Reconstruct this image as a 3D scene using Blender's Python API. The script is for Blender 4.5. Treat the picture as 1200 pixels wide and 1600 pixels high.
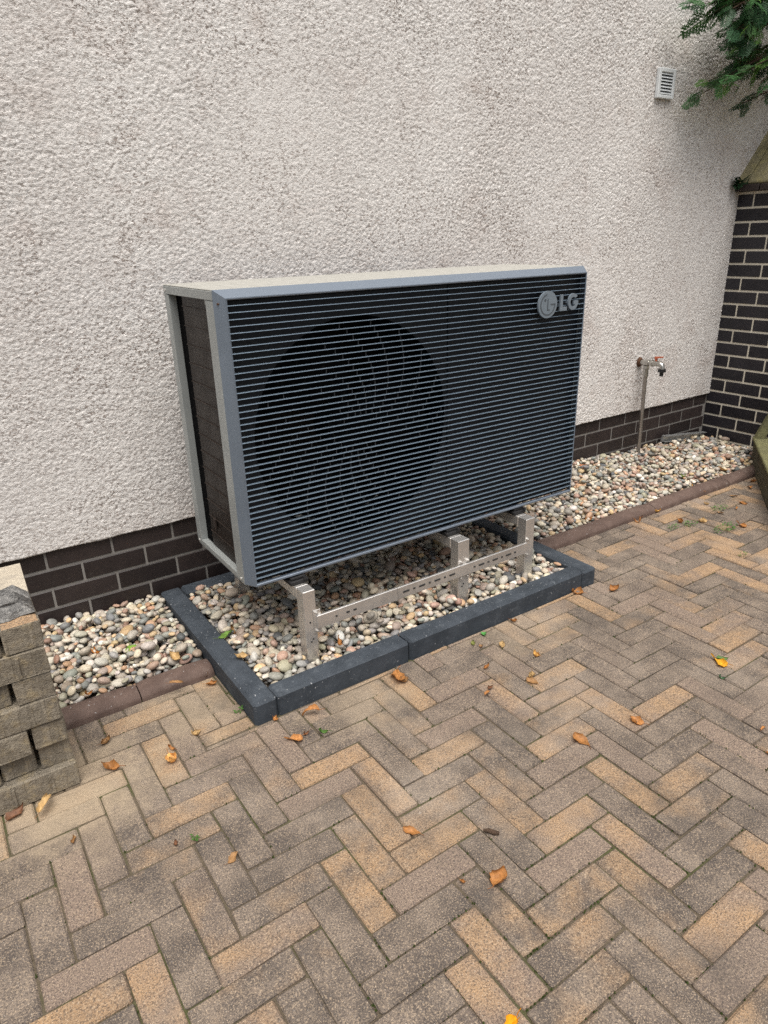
import bpy, bmesh, math, random
import numpy as np
from mathutils import Vector, Matrix

random.seed(7)
rng = np.random.default_rng(11)
for o in list(bpy.data.objects):
    bpy.data.objects.remove(o)
SC = bpy.context.scene
COL = SC.collection

# ------------------------------------------------------------------ camera
CAM = Vector((-0.2491, -2.7652, 1.4608))
ROWS = ((0.82614609, -0.56279864, -0.02720906), (0.22909957, 0.29139898, 0.92876263), (0.51477765, 0.7735272, -0.36967505))
FPX = 1076.04
cd = bpy.data.cameras.new("camera")
cam = bpy.data.objects.new("camera", cd)
COL.objects.link(cam)
m = Matrix.Identity(4)
for i in range(3):
    m[i][0] = ROWS[0][i]
    m[i][1] = ROWS[1][i]
    m[i][2] = -ROWS[2][i]
    m[i][3] = CAM[i]
cam.matrix_world = m
cd.sensor_fit = 'VERTICAL'
cd.sensor_height = 36.0
cd.sensor_width = 27.0
cd.lens = FPX / 1600 * 36.0
cd.clip_start = 0.05
cd.clip_end = 500
SC.camera = cam

# ------------------------------------------------------------------ sky, sun, exposure
SUN_EL, SUN_AZ = math.radians(70), math.radians(205)      # azimuth clockwise from +y
w = bpy.data.worlds.new("World")
SC.world = w
w.use_nodes = True
nt = w.node_tree
bg = nt.nodes["Background"]
sky = nt.nodes.new("ShaderNodeTexSky")
sky.sky_type = 'NISHITA'
sky.sun_disc = False
sky.sun_elevation = SUN_EL
sky.sun_rotation = SUN_AZ
sky.air_density = 1.0
sky.dust_density = 6.0
sky.ozone_density = 1.0
hs = nt.nodes.new("ShaderNodeHueSaturation")
hs.inputs["Saturation"].default_value = 0.45
nt.links.new(sky.outputs[0], hs.inputs["Color"])
nt.links.new(hs.outputs[0], bg.inputs["Color"])
bg.inputs["Strength"].default_value = 0.058
sd = bpy.data.lights.new("sun", 'SUN')
sd.energy = 1.5
sd.angle = math.radians(52)
sd.color = (1.0, 0.95, 0.88)
sun = bpy.data.objects.new("sun", sd)
COL.objects.link(sun)
dvec = Vector((math.sin(SUN_AZ) * math.cos(SUN_EL), math.cos(SUN_AZ) * math.cos(SUN_EL), math.sin(SUN_EL)))
sun.rotation_euler = dvec.to_track_quat('Z', 'Y').to_euler()
sun.location = dvec * 8
SC.view_settings.view_transform = 'Standard'
SC.view_settings.look = 'None'
SC.view_settings.gamma = 1.0
SC.view_settings.exposure = 1.33
SC.view_settings.use_curve_mapping = False
SC.cycles.use_denoising = False


# ------------------------------------------------------------------ materials
class NT:
    def __init__(s, name):
        s.m = bpy.data.materials.new(name)
        s.m.use_nodes = True
        s.t = s.m.node_tree
        s.b = s.t.nodes["Principled BSDF"]
        s.n = 0

    def node(s, kind, **kw):
        n = s.t.nodes.new("ShaderNode" + kind)
        for k, v in kw.items():
            setattr(n, k, v)
        return n

    def link(s, a, b):
        s.t.links.new(a, b)

    def put(s, sock, v):
        if isinstance(v, bpy.types.NodeSocket):
            s.link(v, sock)
        else:
            if isinstance(v, (tuple, list)) and len(v) == 3 and sock.type == 'RGBA':
                v = (*v, 1)
            sock.default_value = v

    def pos(s):
        return s.node("NewGeometry").outputs["Position"]

    def obj(s):
        return s.node("TexCoord").outputs["Object"]

    def vm(s, op, a, b):
        n = s.node("VectorMath", operation=op)
        s.put(n.inputs[0], a)
        s.put(n.inputs[1], b)
        return n.outputs[0]

    def math(s, op, a, b=0.0, clamp=False):
        n = s.node("Math", operation=op, use_clamp=clamp)
        s.put(n.inputs[0], a)
        s.put(n.inputs[1], b)
        return n.outputs[0]

    def noise(s, vec, scale, detail=2, rough=0.5):
        n = s.node("TexNoise")
        s.put(n.inputs["Vector"], vec)
        n.inputs["Scale"].default_value = scale
        n.inputs["Detail"].default_value = detail
        n.inputs["Roughness"].default_value = rough
        return n.outputs[0]

    def voro(s, vec, scale, out="Distance", feature='F1'):
        n = s.node("TexVoronoi", feature=feature)
        s.put(n.inputs["Vector"], vec)
        n.inputs["Scale"].default_value = scale
        return n.outputs[out]

    def ramp(s, fac, lo, hi):
        n = s.node("MapRange", interpolation_type='SMOOTHSTEP')
        s.put(n.inputs[0], fac)
        n.inputs[1].default_value = lo
        n.inputs[2].default_value = hi
        return n.outputs[0]

    def mix(s, fac, a, b, mode='MIX'):
        n = s.node("Mix", data_type='RGBA', blend_type=mode)
        s.put(n.inputs[0], fac)
        s.put(n.inputs[6], a)
        s.put(n.inputs[7], b)
        return n.outputs[2]

    def bump(s, h, dist, strength=1.0, normal=None):
        n = s.node("Bump")
        n.inputs["Strength"].default_value = strength
        n.inputs["Distance"].default_value = dist
        s.put(n.inputs["Height"], h)
        if normal is not None:
            s.link(normal, n.inputs["Normal"])
        s.link(n.outputs[0], s.b.inputs["Normal"])
        return n.outputs[0]

    def done(s, col=None, rough=None, metal=None, spec=None):
        for k, v in (("Base Color", col), ("Roughness", rough), ("Metallic", metal), ("Specular IOR Level", spec)):
            if v is not None:
                s.put(s.b.inputs[k], v)
        return s.m


def stucco_material():
    a = NT("roughcast_render")
    p = a.pos()
    big = a.ramp(a.noise(p, 1.1, 4, 0.6), 0.35, 0.68)
    col = a.mix(big, (0.72, 0.692, 0.665), (0.79, 0.770, 0.745))
    pink = a.ramp(a.noise(a.vm('ADD', p, (3, 9, 4)), 4.5, 3, 0.6), 0.52, 0.72)
    col = a.mix(a.math('MULTIPLY', pink, 0.28), col, (0.50, 0.41, 0.365))
    sp = a.ramp(a.noise(a.vm('MULTIPLY', p, (1, 1, 1.6)), 92, 3, 0.7), 0.525, 0.60)
    patch = a.math('ADD', 0.46, a.math('MULTIPLY', a.ramp(a.noise(p, 2.4, 3, .65), .40, .70), 0.5))
    col = a.mix(a.math('MULTIPLY', sp, patch), col, (0.20, 0.155, 0.13))  # brown flecks: shade of the pits painted into the colour, plus grain and dirt
    h = a.noise(a.vm('MULTIPLY', p, (1, 1, 1.45)), 165, 3, 0.68)
    a.bump(h, 0.0052, 1.0)
    return a.done(col, 0.95, spec=0.15)


def brick_material(name, c1, c2, rough=0.5):
    a = NT(name)
    p = a.pos()
    oi = a.node("ObjectInfo").outputs["Random"]
    f = a.math('ADD', a.math('MULTIPLY', a.noise(p, 14, 4, .65), 0.7), a.math('MULTIPLY', oi, 0.45))
    col = a.mix(a.ramp(f, 0.3, 0.85), c1, c2)
    dust = a.ramp(a.noise(p, 38, 5, .7), 0.56, 0.80)
    col = a.mix(a.math('MULTIPLY', dust, 0.08), col, (0.30, 0.27, 0.25))
    a.bump(a.noise(p, 180, 4, .6), 0.0015, 0.5)
    return a.done(col, a.math('ADD', rough, a.math('MULTIPLY', dust, .2)), spec=0.35)


def mortar_material(name, c1, c2):
    a = NT(name)
    p = a.pos()
    col = a.mix(a.noise(p, 20, 4, .6), c1, c2)
    a.bump(a.noise(p, 350, 3, .6), 0.002, 0.6)
    return a.done(col, 0.95, spec=0.1)


def paver_material():
    a = NT("weathered_concrete_paver")
    oi = a.node("ObjectInfo")
    at = a.node("Attribute", attribute_name="tint")
    sep = a.node("SeparateColor")
    a.link(oi.outputs["Color"], sep.inputs[0])
    rnd = a.math('ADD', sep.outputs[0], at.outputs["Fac"])
    comb = a.node("CombineXYZ")
    a.link(a.math('MULTIPLY', rnd, 37.0), comb.inputs[0])
    a.link(a.math('MULTIPLY', rnd, -53.0), comb.inputs[1])
    P = a.pos()
    p = a.vm('ADD', P, comb.outputs[0])
    f = a.math('ADD', a.noise(p, 6.5, 3, .6), a.math('MULTIPLY', a.math('SUBTRACT', rnd, 0.5), 0.62))
    of = a.math('MULTIPLY', a.ramp(f, 0.52, 0.90), 0.9)
    grey = a.mix(a.ramp(a.noise(p, 9, 3, .6), .35, .68), (0.092, 0.077, 0.067), (0.195, 0.158, 0.128))
    pinkish = a.mix(a.ramp(a.math('FRACT', a.math('MULTIPLY', rnd, 7.31)), .45, .95), grey, (0.200, 0.152, 0.122))
    orange = a.mix(a.noise(p, 12, 3, .6), (0.40, 0.262, 0.145), (0.30, 0.19, 0.108))
    col = a.mix(of, pinkish, orange)
    # fine aggregate
    g1 = a.ramp(a.noise(p, 290, 3, .7), 0.50, 0.64)
    col = a.mix(a.math('MULTIPLY', g1, 0.60), col, (0.47, 0.365, 0.255))
    g2 = a.ramp(a.noise(a.vm('ADD', p, (5, 2, 9)), 250, 3, .7), 0.48, 0.62)
    col = a.mix(a.math('MULTIPLY', g2, 0.72), col, (0.055, 0.048, 0.045))
    g3 = a.ramp(a.voro(p, 120), 0.13, 0.08)
    col = a.mix(a.math('MULTIPLY', g3, 0.4), col, (0.62, 0.58, 0.52))
    # dirt and old sand in broad patches over many stones
    st = a.ramp(a.noise(P, 1.7, 5, .65), 0.50, 0.72)
    col = a.mix(a.math('MULTIPLY', st, 0.35), col, (0.40, 0.335, 0.27))
    # leftover sand by the paver pile and round the kerb frame
    wob = a.math('MULTIPLY', a.math('SUBTRACT', a.noise(P, 9, 5, .7), .5), 0.55)
    for (sx_, sy_, r1_, amt) in ((-.16, -.97, .34, .75), (.30, -.80, .34, .45), (.75, -1.08, .26, .35), (1.5, -1.05, .3, .3)):
        dn = a.node("VectorMath", operation='DISTANCE')
        a.put(dn.inputs[0], P)
        dn.inputs[1].default_value = (sx_, sy_, 0)
        mk = a.ramp(a.math('ADD', dn.outputs["Value"], wob), r1_, .02)
        col = a.mix(a.math('MULTIPLY', mk, amt), col, (0.37, 0.295, 0.205))
    dk = a.ramp(a.noise(a.vm('ADD', P, (8, 1, 0)), 3.2, 5, .65), 0.50, 0.74)
    col = a.mix(a.math('MULTIPLY', dk, 0.50), col, (0.070, 0.062, 0.055))
    ws = a.ramp(a.noise(a.vm('ADD', P, (1, 7, 0)), 17, 4, .7), 0.70, 0.80)
    col = a.mix(a.math('MULTIPLY', ws, 0.4), col, (0.60, 0.57, 0.52))
    hh = a.math('ADD', a.noise(p, 300, 3, .6), a.math('MULTIPLY', a.noise(p, 60, 3, .6), 1.5))
    a.bump(hh, 0.003, 0.85)
    return a.done(col, 0.92, spec=0.2)


def joint_material():
    a = NT("sandy_joint")
    p = a.pos()
    col = a.mix(a.noise(p, 60, 4, .6), (0.060, 0.049, 0.036), (0.15, 0.122, 0.088))
    moss = a.ramp(a.noise(p, 3.3, 4, .65), 0.47, 0.62)
    col = a.mix(a.math('MULTIPLY', moss, 0.6), col, (0.055, 0.072, 0.020))
    a.bump(a.noise(p, 240, 4, .7), 0.004, 0.8)
    return a.done(col, 1.0, spec=0.05)


def kerb_material(name, c1, c2, wear):
    a = NT(name)
    p = a.pos()
    col = a.mix(a.ramp(a.noise(p, 11, 5, .65), .3, .7), c1, c2)
    dust = a.ramp(a.noise(a.vm('ADD', p, (4, 4, 1)), 27, 5, .72), 0.56, 0.78)
    col = a.mix(a.math('MULTIPLY', dust, 0.55), col, wear)
    scuff = a.ramp(a.noise(a.vm('MULTIPLY', p, (1, 1, 3)), 8, 6, .75), 0.56, 0.70)
    col = a.mix(a.math('MULTIPLY', scuff, 0.32), col, wear)
    chips = a.ramp(a.noise(p, 95, 3, .6), 0.67, 0.73)
    col = a.mix(a.math('MULTIPLY', chips, 0.75), col, (0.45, 0.46, 0.47))
    sp = a.ramp(a.noise(p, 500, 2, .6), .5, .75)
    col = a.mix(a.math('MULTIPLY', sp, .25), col, wear)
    a.bump(a.math('ADD', a.noise(p, 330, 3, .6), a.noise(p, 30, 3, .6)), 0.0016, 0.6)
    return a.done(col, 0.75, spec=0.3)


def attr_material(name, rough=0.6, bscale=160, bdist=0.0012, grain=0.35, spec=0.35):
    a = NT(name)
    at = a.node("Attribute", attribute_name="Col")
    p = a.pos()
    col = at.outputs["Color"]
    v = a.noise(p, 170, 3, .65)
    col = a.mix(grain, col, a.mix(a.ramp(v, .3, .7), (0.12, 0.11, 0.10), (0.75, 0.72, 0.66)), 'OVERLAY')
    a.bump(a.noise(p, bscale, 3, .6), bdist, .6)
    return a.done(col, rough, spec=spec)


def paint(name, col, rough=0.4, metal=0.0, var=0.12, spec=0.5, scale=9, orange_peel=0.0):
    a = NT(name)
    p = a.pos()
    n = a.ramp(a.noise(p, scale, 5, .65), .35, .75)
    c2 = tuple(c * (1 - var * 1.6) for c in col)
    c = a.mix(n, col, c2)
    dust = a.ramp(a.noise(p, 70, 4, .7), .55, .8)
    c = a.mix(a.math('MULTIPLY', dust, var * .6), c, (0.42, 0.40, 0.36))
    if orange_peel:
        a.bump(a.noise(p, 700, 2, .5), 0.0004, orange_peel)
    return a.done(c, a.math('ADD', rough, a.math('MULTIPLY', n, .12)), metal, spec)


def brushed(name, col, rough=0.34, metal=0.9):
    a = NT(name)
    p = a.obj()
    st = a.noise(a.vm('MULTIPLY', p, (160, 160, 6)), 3, 3, .7)
    c = a.mix(a.ramp(a.noise(p, 7, 4, .6), .3, .7), col, tuple(x * .78 for x in col))
    c = a.mix(a.math('MULTIPLY', a.ramp(a.noise(p, 55, 4, .7), .58, .8), .10), c, (0.30, 0.25, 0.19))
    r = a.math('ADD', rough, a.math('MULTIPLY', st, .18))
    a.bump(st, 0.0003, .2)
    return a.done(c, r, metal)


def stone_material(name, c1, c2, c3, scale=8, rough=.95, ribs=False, bump=.003):
    a = NT(name)
    p = a.pos()
    col = a.mix(a.ramp(a.noise(p, scale, 5, .7), .3, .7), c1, c2)
    col = a.mix(a.ramp(a.noise(a.vm('ADD', p, (2, 6, 1)), scale * 2.6, 5, .7), .48, .72), col, c3)
    sp = a.ramp(a.noise(p, 420, 2, .65), .5, .72)
    col = a.mix(a.math('MULTIPLY', sp, .45), col, tuple(min(1, x * 1.8) for x in c1))
    dk = a.ramp(a.noise(a.vm('ADD', p, (2, 1, 8)), 350, 2, .65), .52, .72)
    col = a.mix(a.math('MULTIPLY', dk, .5), col, tuple(x * .35 for x in c2))
    hh = a.math('ADD', a.noise(p, 300, 3, .6), a.math('MULTIPLY', a.noise(p, 55, 4, .65), 2))
    if ribs:
        rb_ = a.noise(a.vm('MULTIPLY', p, (90, 90, 5)), 1.0, 2, .5)
        hh = a.math('ADD', hh, a.math('MULTIPLY', rb_, 2.5))
        col = a.mix(a.math('MULTIPLY', a.ramp(rb_, .55, .72), .35), col, tuple(min(1, x * 1.5) for x in c1))
    a.bump(hh, bump, .9)
    return a.done(col, rough, spec=.15)


M = {}
M['stucco'] = stucco_material()
M['plinth'] = brick_material("dark_clinker", (0.019, 0.0145, 0.0145), (0.037, 0.028, 0.027), .40)
M['clinker'] = brick_material("blue_black_clinker", (0.012, 0.011, 0.014), (0.025, 0.023, 0.028), .38)
M['mortar_grey'] = mortar_material("grey_mortar", (0.20, 0.19, 0.178), (0.27, 0.257, 0.24))
M['mortar_cream'] = mortar_material("cream_mortar", (0.56, 0.52, 0.43), (0.70, 0.66, 0.56))
M['captile'] = brick_material("brown_cap_tile", (0.030, 0.022, 0.020), (0.050, 0.036, 0.032), .5)
M['coping'] = stone_material("weathered_sandstone", (0.30, 0.27, 0.17), (0.19, 0.17, 0.10), (0.35, 0.31, 0.15), 7)
M['paver'] = paver_material()
M['joint'] = joint_material()
M['kerb'] = kerb_material("anthracite_concrete", (0.026, 0.033, 0.042), (0.046, 0.056, 0.069), (0.15, 0.17, 0.19))
M['kerb_brown'] = kerb_material("brown_concrete", (0.075, 0.049, 0.040), (0.115, 0.078, 0.064), (0.21, 0.17, 0.145))
M['pebble'] = attr_material("river_pebble", 0.55)
M['block'] = stone_material("raw_concrete_block", (0.25, 0.217, 0.168), (0.165, 0.145, 0.116), (0.32, 0.26, 0.165), 12, ribs=True, bump=.005)
M['slab'] = stone_material("pale_slab_top", (0.46, 0.41, 0.33), (0.38, 0.335, 0.265), (0.30, 0.27, 0.225), 9)
M['broken'] = stone_material("broken_concrete", (0.25, 0.245, 0.235), (0.10, 0.10, 0.10), (0.36, 0.35, 0.33), 30, bump=.008)
M['casing'] = paint("light_grey_casing", (0.31, 0.33, 0.325), .42, .15, .10, .5)
M['top'] = paint("dusty_grey_top", (0.36, 0.355, 0.325), .62, 0, .16, .3, 30)
M['front'] = paint("blue_grey_front", (0.175, 0.212, 0.262), .30, .3, .06, .5)
M['slat'] = paint("anthracite_slat", (0.165, 0.220, 0.275), .25, .3, .08, .5)
M['inner'] = paint("inner_dark_panel", (0.0085, 0.0108, 0.0150), .5, 0, .1, .25)
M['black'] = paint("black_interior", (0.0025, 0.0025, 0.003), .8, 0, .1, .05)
M['guard'] = paint("dark_guard", (0.075, 0.08, 0.088), .5, .2, .1, .4)
M['coil'] = paint("brown_coil", (0.017, 0.012, 0.0095), .45, .0, .12, .25)
M['wire'] = paint("coil_wire", (0.030, 0.022, 0.018), .5, .0, .1, .25)
M['badge'] = paint("badge_grey", (0.21, 0.255, 0.30), .36, .3, .05, .5)
M['badge_line'] = paint("badge_line_dark", (0.085, 0.10, 0.115), .45, .2, .05, .4)
M['steel'] = brushed("galvanised_steel", (0.76, 0.74, 0.71), .32, .85)
M['slot'] = paint("slot_shadow_black", (0.02, 0.02, 0.02), .8)
M['rubber'] = paint("black_rubber", (0.014, 0.014, 0.015), .6, 0, .1, .3)
M['pipe'] = brushed("stainless_pipe", (0.42, 0.39, 0.36), .30)
M['chrome'] = paint("dull_chrome", (0.50, 0.49, 0.46), .22, .9, .15)
M['rust'] = stone_material("rusty_flange", (0.105, 0.055, 0.032), (0.06, 0.032, 0.02), (0.15, 0.10, 0.07), 40)
M['redlever'] = paint("faded_red_lever", (0.42, 0.11, 0.055), .5, 0, .15, .4, 60)
M['plastic_black'] = paint("black_plastic", (0.012, 0.012, 0.013), .35)
M['vent'] = paint("white_plastic", (0.66, 0.69, 0.70), .35, 0, .06, .5, 30)
M['zinc'] = paint("zinc_sheet", (0.42, 0.43, 0.43), .35, .7, .12)
M['wood'] = stone_material("mossy_wood", (0.125, 0.115, 0.085), (0.075, 0.068, 0.052), (0.105, 0.105, 0.055), 10)
M['moss_top'] = stone_material("mossy_top", (0.155, 0.150, 0.075), (0.105, 0.100, 0.058), (0.18, 0.175, 0.09), 14)
M['bark'] = stone_material("conifer_bark", (0.085, 0.055, 0.038), (0.05, 0.035, 0.025), (0.11, 0.075, 0.05), 20)
M['soil'] = stone_material("dark_soil", (0.035, 0.027, 0.02), (0.022, 0.017, 0.013), (0.05, 0.04, 0.03), 25)


def leaf_material(name, trans=0.25, rough=.55):
    a = NT(name)
    at = a.node("Attribute", attribute_name="Col")
    oi = a.node("ObjectInfo")
    p = a.pos()
    col = a.mix(1.0, at.outputs["Color"], oi.outputs["Color"], 'MULTIPLY')
    col = a.mix(a.math('MULTIPLY', a.ramp(a.noise(p, 90, 4, .6), .45, .75), .35), col, (0.10, 0.045, 0.015), 'MULTIPLY')
    a.done(col, rough, spec=.3)
    tr = a.node("BsdfTranslucent")
    a.link(col, tr.inputs[0])
    mx = a.node("MixShader")
    mx.inputs[0].default_value = trans
    a.link(a.b.outputs[0], mx.inputs[1])
    a.link(tr.outputs[0], mx.inputs[2])
    out = [n for n in a.t.nodes if n.type == 'OUTPUT_MATERIAL'][0]
    a.link(mx.outputs[0], out.inputs[0])
    return a.m


M['leaf'] = leaf_material("autumn_leaf", .3)
M['needle'] = leaf_material("conifer_scale", .18, .5)


# ------------------------------------------------------------------ mesh helpers
class MB:
    def __init__(s):
        s.v, s.f, s.mi, s.tint = [], [], [], []

    def add(s, vs, fs, mi=0, tint=None):
        b = len(s.v)
        s.v += [tuple(x) for x in vs]
        s.f += [tuple(b + i for i in f) for f in fs]
        s.mi += [mi] * len(fs)
        if tint is not None:
            s.tint += [tint] * len(vs)
        return s

    def hexa(s, p, mi=0):
        """p: bottom ring of four, then top ring of four (counter-clockwise seen from above)"""
        return s.add(p, [(3, 2, 1, 0), (4, 5, 6, 7), (0, 1, 5, 4), (1, 2, 6, 5), (2, 3, 7, 6), (3, 0, 4, 7)], mi)

    def box(s, x0, x1, y0, y1, z0, z1, bev=0.0, mi=0, tint=None):
        if bev <= 0:
            vs = [(x0, y0, z0), (x1, y0, z0), (x1, y1, z0), (x0, y1, z0), (x0, y0, z1), (x1, y0, z1), (x1, y1, z1), (x0, y1, z1)]
            return s.add(vs, [(3, 2, 1, 0), (4, 5, 6, 7), (0, 1, 5, 4), (1, 2, 6, 5), (2, 3, 7, 6), (3, 0, 4, 7)], mi, tint)
        b = bev
        vs = []
        for (X, sx) in ((x0, 1), (x1, -1)):
            for (Y, sy) in ((y0, 1), (y1, -1)):
                for (Z, sz) in ((z0, 1), (z1, -1)):
                    vs += [(X, Y + sy * b, Z + sz * b), (X + sx * b, Y, Z + sz * b), (X + sx * b, Y + sy * b, Z)]
        bm = bmesh.new()
        for q in vs:
            bm.verts.new(q)
        r = bmesh.ops.convex_hull(bm, input=bm.verts)
        bmesh.ops.dissolve_limit(bm, angle_limit=0.01, verts=bm.verts, edges=bm.edges)
        bm.verts.index_update()
        vv = [tuple(q.co) for q in bm.verts]
        ff = [tuple(q.index for q in fc.verts) for fc in bm.faces]
        bm.free()
        return s.add(vv, ff, mi, tint)

    def cyl(s, p0, p1, r0, r1=None, n=16, mi=0, cap=True):
        r1 = r0 if r1 is None else r1
        p0, p1 = Vector(p0), Vector(p1)
        d = (p1 - p0).normalized()
        a = d.orthogonal().normalized()
        b = d.cross(a)
        vs = []
        for (p, r) in ((p0, r0), (p1, r1)):
            for i in range(n):
                t = 2 * math.pi * i / n
                vs.append(p + (a * math.cos(t) + b * math.sin(t)) * r)
        fs = [(i, (i + 1) % n, n + (i + 1) % n, n + i) for i in range(n)]
        if cap:
            fs += [tuple(range(n - 1, -1, -1)), tuple(range(n, 2 * n))]
        return s.add(vs, fs, mi)

    def tube(s, pts, rads, n=10, mi=0):
        pts = [Vector(p) for p in pts]
        vs, fs = [], []
        prev = None
        for k, p in enumerate(pts):
            d = (pts[min(k + 1, len(pts) - 1)] - pts[max(k - 1, 0)]).normalized()
            a = d.orthogonal().normalized() if prev is None else (prev - d * prev.dot(d)).normalized()
            prev = a
            b = d.cross(a)
            r = rads[k] if isinstance(rads, (list, tuple)) else rads
            for i in range(n):
                t = 2 * math.pi * i / n
                vs.append(p + (a * math.cos(t) + b * math.sin(t)) * r)
        for k in range(len(pts) - 1):
            for i in range(n):
                fs.append((k * n + i, k * n + (i + 1) % n, (k + 1) * n + (i + 1) % n, (k + 1) * n + i))
        fs += [tuple(range(n - 1, -1, -1)), tuple(range((len(pts) - 1) * n, len(pts) * n))]
        return s.add(vs, fs, mi)

    def prism(s, outline, y0, y1, mi=0):
        """2-D outline in (x, z), anticlockwise seen from -y, extruded from y0 (front) to y1 (back); ears clipped by bmesh"""
        bm = bmesh.new()
        vs = [bm.verts.new((x, y0, z)) for x, z in outline]
        f = bm.faces.new(vs)
        f.normal_update()
        r = bmesh.ops.extrude_face_region(bm, geom=[f])
        nv = [g for g in r['geom'] if isinstance(g, bmesh.types.BMVert)]
        for q in nv:
            q.co.y = y1
        bmesh.ops.triangulate(bm, faces=[q for q in bm.faces if len(q.verts) > 4])
        bmesh.ops.recalc_face_normals(bm, faces=bm.faces)
        bm.verts.index_update()
        vv = [tuple(q.co) for q in bm.verts]
        ff = [tuple(q.index for q in fc.verts) for fc in bm.faces]
        bm.free()
        return s.add(vv, ff, mi)

    def mesh(s, name, mats, smooth=False):
        me = bpy.data.meshes.new(name)
        me.from_pydata(s.v, [], s.f)
        for q in (mats if isinstance(mats, (list, tuple)) else [mats]):
            me.materials.append(q)
        if any(s.mi):
            me.polygons.foreach_set("material_index", s.mi)
        if s.tint:
            at = me.attributes.new("tint", 'FLOAT', 'POINT')
            at.data.foreach_set("value", s.tint)
        if smooth:
            me.polygons.foreach_set("use_smooth", [True] * len(me.polygons))
            try:
                me.set_sharp_from_angle(angle=math.radians(40))
            except Exception:
                pass
        me.update()
        return me

    def build(s, name, mats, parent=None, smooth=False):
        return place(name, s.mesh(name, mats, smooth), parent)


def place(name, me, parent=None, loc=None, rot=None):
    o = bpy.data.objects.new(name, me)
    COL.objects.link(o)
    if parent is not None:
        o.parent = parent
    if loc is not None:
        o.location = loc
    if rot is not None:
        o.rotation_euler = rot
    return o


def tag(o, label=None, cat=None, group=None, kind=None):
    if label:
        o['label'] = label
    if cat:
        o['category'] = cat
    if group:
        o['group'] = group
    if kind:
        o['kind'] = kind
    return o


def thing(name, label, cat, loc=(0, 0, 0), rz=0.0, group=None, kind='thing'):
    o = bpy.data.objects.new(name, None)
    o.empty_display_size = .1
    COL.objects.link(o)
    o.location = loc
    o.rotation_euler = (0, 0, rz)
    return tag(o, label, cat, group, kind)


def project(p):
    q = Vector(p) - CAM
    X, Y, Z = (Vector(r).dot(q) for r in ROWS)
    if Z <= 0.05:
        return None
    return 600 + FPX * X / Z, 800 - FPX * Y / Z, Z


def ground(px, py, z=0.0):
    d = Vector(ROWS[0]) * ((px - 600) / FPX) + Vector(ROWS[1]) * (-(py - 800) / FPX) + Vector(ROWS[2])
    return CAM + d * ((z - CAM.z) / d.z)


def jag(me, amt, seed=0):
    r = random.Random(seed)
    for v in me.vertices:
        v.co += Vector((r.uniform(-amt, amt), r.uniform(-amt, amt), r.uniform(-amt, amt)))


# ================================================================== GROUND
g = MB()
g.add([(-40, -40, -.0065), (40, -40, -.0065), (40, 40, -.0065), (-40, 40, -.0065)], [(0, 1, 2, 3)])
go = g.build("ground", M['joint'])
tag(go, kind='structure')

# ------------------------------------------------------------------ herringbone paving
PITCH = 0.0803
OX, OY = -0.2533, -1.4996
GAP = 0.0030
paving = bpy.data.objects.new("paving", None)
COL.objects.link(paving)
tag(paving, kind='structure')
cells = []
for b in range(-34, 34):
    for a in range(-60, 90):
        # lattice of horizontal pavers: a*(1,1) + b*(4,-2); each carries one vertical paver to its right
        i, j = a + 4 * b, a - 2 * b
        for (x0, x1, y0, y1, vert) in ((i, i + 3, j, j + 1, 0), (i + 3, i + 4, j - 2, j + 1, 1)):
            X0, X1, Y0, Y1 = OX + x0 * PITCH, OX + x1 * PITCH, OY + y0 * PITCH, OY + y1 * PITCH
            if X1 < -1.6 or X0 > 5.6 or Y1 < -3.6 or Y0 > -.58:
                continue
            cells.append((X0, X1, Y0, Y1, vert))


def clip_cell(X0, X1, Y0, Y1):
    """stones are cut along the two edgings and round the kerb frame"""
    Y1 = min(Y1, -.653)
    FY, L, Rr = -1.0005, .4005, 2.0535
    if Y1 <= FY or X1 <= L or X0 >= Rr:
        out = [(X0, X1, Y0, Y1)]
    else:
        out = []
        if Y0 < FY:
            out.append((X0, X1, Y0, FY))
            Y0 = FY + .003
        if X0 < L:
            out.append((X0, L, Y0, Y1))
        if X1 > Rr:
            out.append((Rr, X1, Y0, Y1))
    return [q for q in out if q[3] - q[2] > .009 and q[1] - q[0] > .009]


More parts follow.
